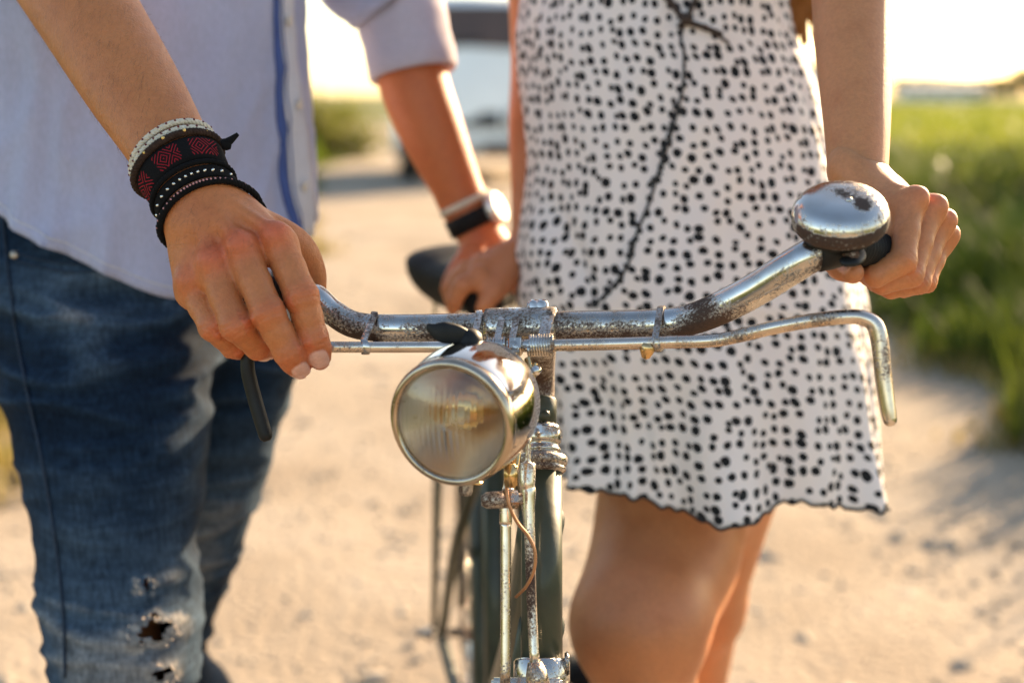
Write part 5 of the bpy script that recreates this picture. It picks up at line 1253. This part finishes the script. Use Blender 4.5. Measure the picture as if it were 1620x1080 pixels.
# trunk, legs, head
BW = Field((-.15, 1.15, .02), (.60, 2.2, 1.56), .006)
wc_ = P(1060, 200, WD)
BW.cone(V3(.165, 1.62, 1.36), V3(.165, 1.62, 1.12), .085, .08, 0, (V3(0, 1, 0), 1.4)); BW.cone(V3(.17, 1.63, 1.12), V3(.2, 1.63, .93), .085, .115, .05, (V3(0, 1, 0), 1.35))
BW.cone(sh_w-V3(.03, 0, .01), sh2+V3(.03, 0, -.01), .042, .042, .04); BW.cone(V3(.19, 1.62, 1.38), V3(.19, 1.61, 1.52), .045, .044, .03)
def Pw(px, py, d): return P(px, py, d)
k1 = Pw(1012, 985, 1.525); a1 = V3(k1[0]+.03, k1[1]+.17, .09)
BW.chain([Pw(1085, 640, 1.64), Pw(1068, 760, 1.64), Pw(1053, 870, 1.605), Pw(1026, 945, 1.555), k1], [.085, .0870, .0850, .0765, .0710], .05, .03)
BW.ell(k1-FW*.012+UP*.002, np.eye(3), (.058, .05, .06), .03); BW.ell(k1-FW*.052-RT*.004+UP*.004, np.eye(3), (.026, .022, .030), .02); BW.ell(k1-FW*.045-UP*.05, np.eye(3), (.018, .018, .022), .02)
BW.chain([k1, k1*.72+a1*.28+V3(.006, .02, 0), k1*.5+a1*.5+V3(0, .015, 0), a1], [.0640, .056, .048, .031], .03, .02)
k2 = Pw(1112, 960, 1.80); a2 = V3(k2[0]+.005, k2[1]+.22, .12)
BW.chain([Pw(1165, 650, 1.68), Pw(1130, 800, 1.73), k2], [.080, .070, .0480], .05, .03)
BW.chain([k2, k2*.7+a2*.3+V3(0, .02, 0), a2], [.0470, .0480, .029], .03, .02)
for a_, k_ in ((a1, k1), (a2, k2)): BW.chain([a_, V3(a_[0], a_[1]-.06, .05), V3(a_[0]-.005, a_[1]-.15, .03)], [.031, .03, .022], .02, .02)
v, f = BW.mesh(3); red = .35*np.exp(-(np.linalg.norm(v-k1, axis=1)/.07)**2); parts.append((v, f, red, zz(v)))
hcw = V3(.19, 1.60, 1.60); wf_, wl2 = V3(-.2, -.98, 0), V3(.98, -.2, 0)
v, f = head_field(hcw, nrm(wf_), nrm(wl2)).mesh(1); parts.append((v, f, zz(v), zz(v)))
V_, F_, A_ = cat_meshes(parts); link('body', fast_mesh('body', V_, F_, M_skin_w, A_), wom)
M_hair = leaf_mat('auburn_hair', (.34, .13, .035), (.50, .22, .07), .45, scale=60.)
hh = hair_cap(hcw, nrm(wf_), nrm(wl2), M_hair, wom, True)
st = []
for i in range(240):
    x0 = rng.uniform(1236, 1282); e = rng.uniform(-5, 75); 
    st.append(tube(crom(PP([(x0-30, -330, 1.60), (x0-5, -160, 1.585), (x0+rng.normal(0, 8), -60, 1.58), (x0+rng.normal(0, 14), e, 1.575)]), 6), list(np.linspace(.0022, .0009, 19)), 4))
mk('hair_strands', join(*st), M_hair, hh, kind='stuff')
for a_ in (a1, a2): shoe(V3(a_[0], a_[1], 0), V3(-.05, -1, 0), wom, .82)
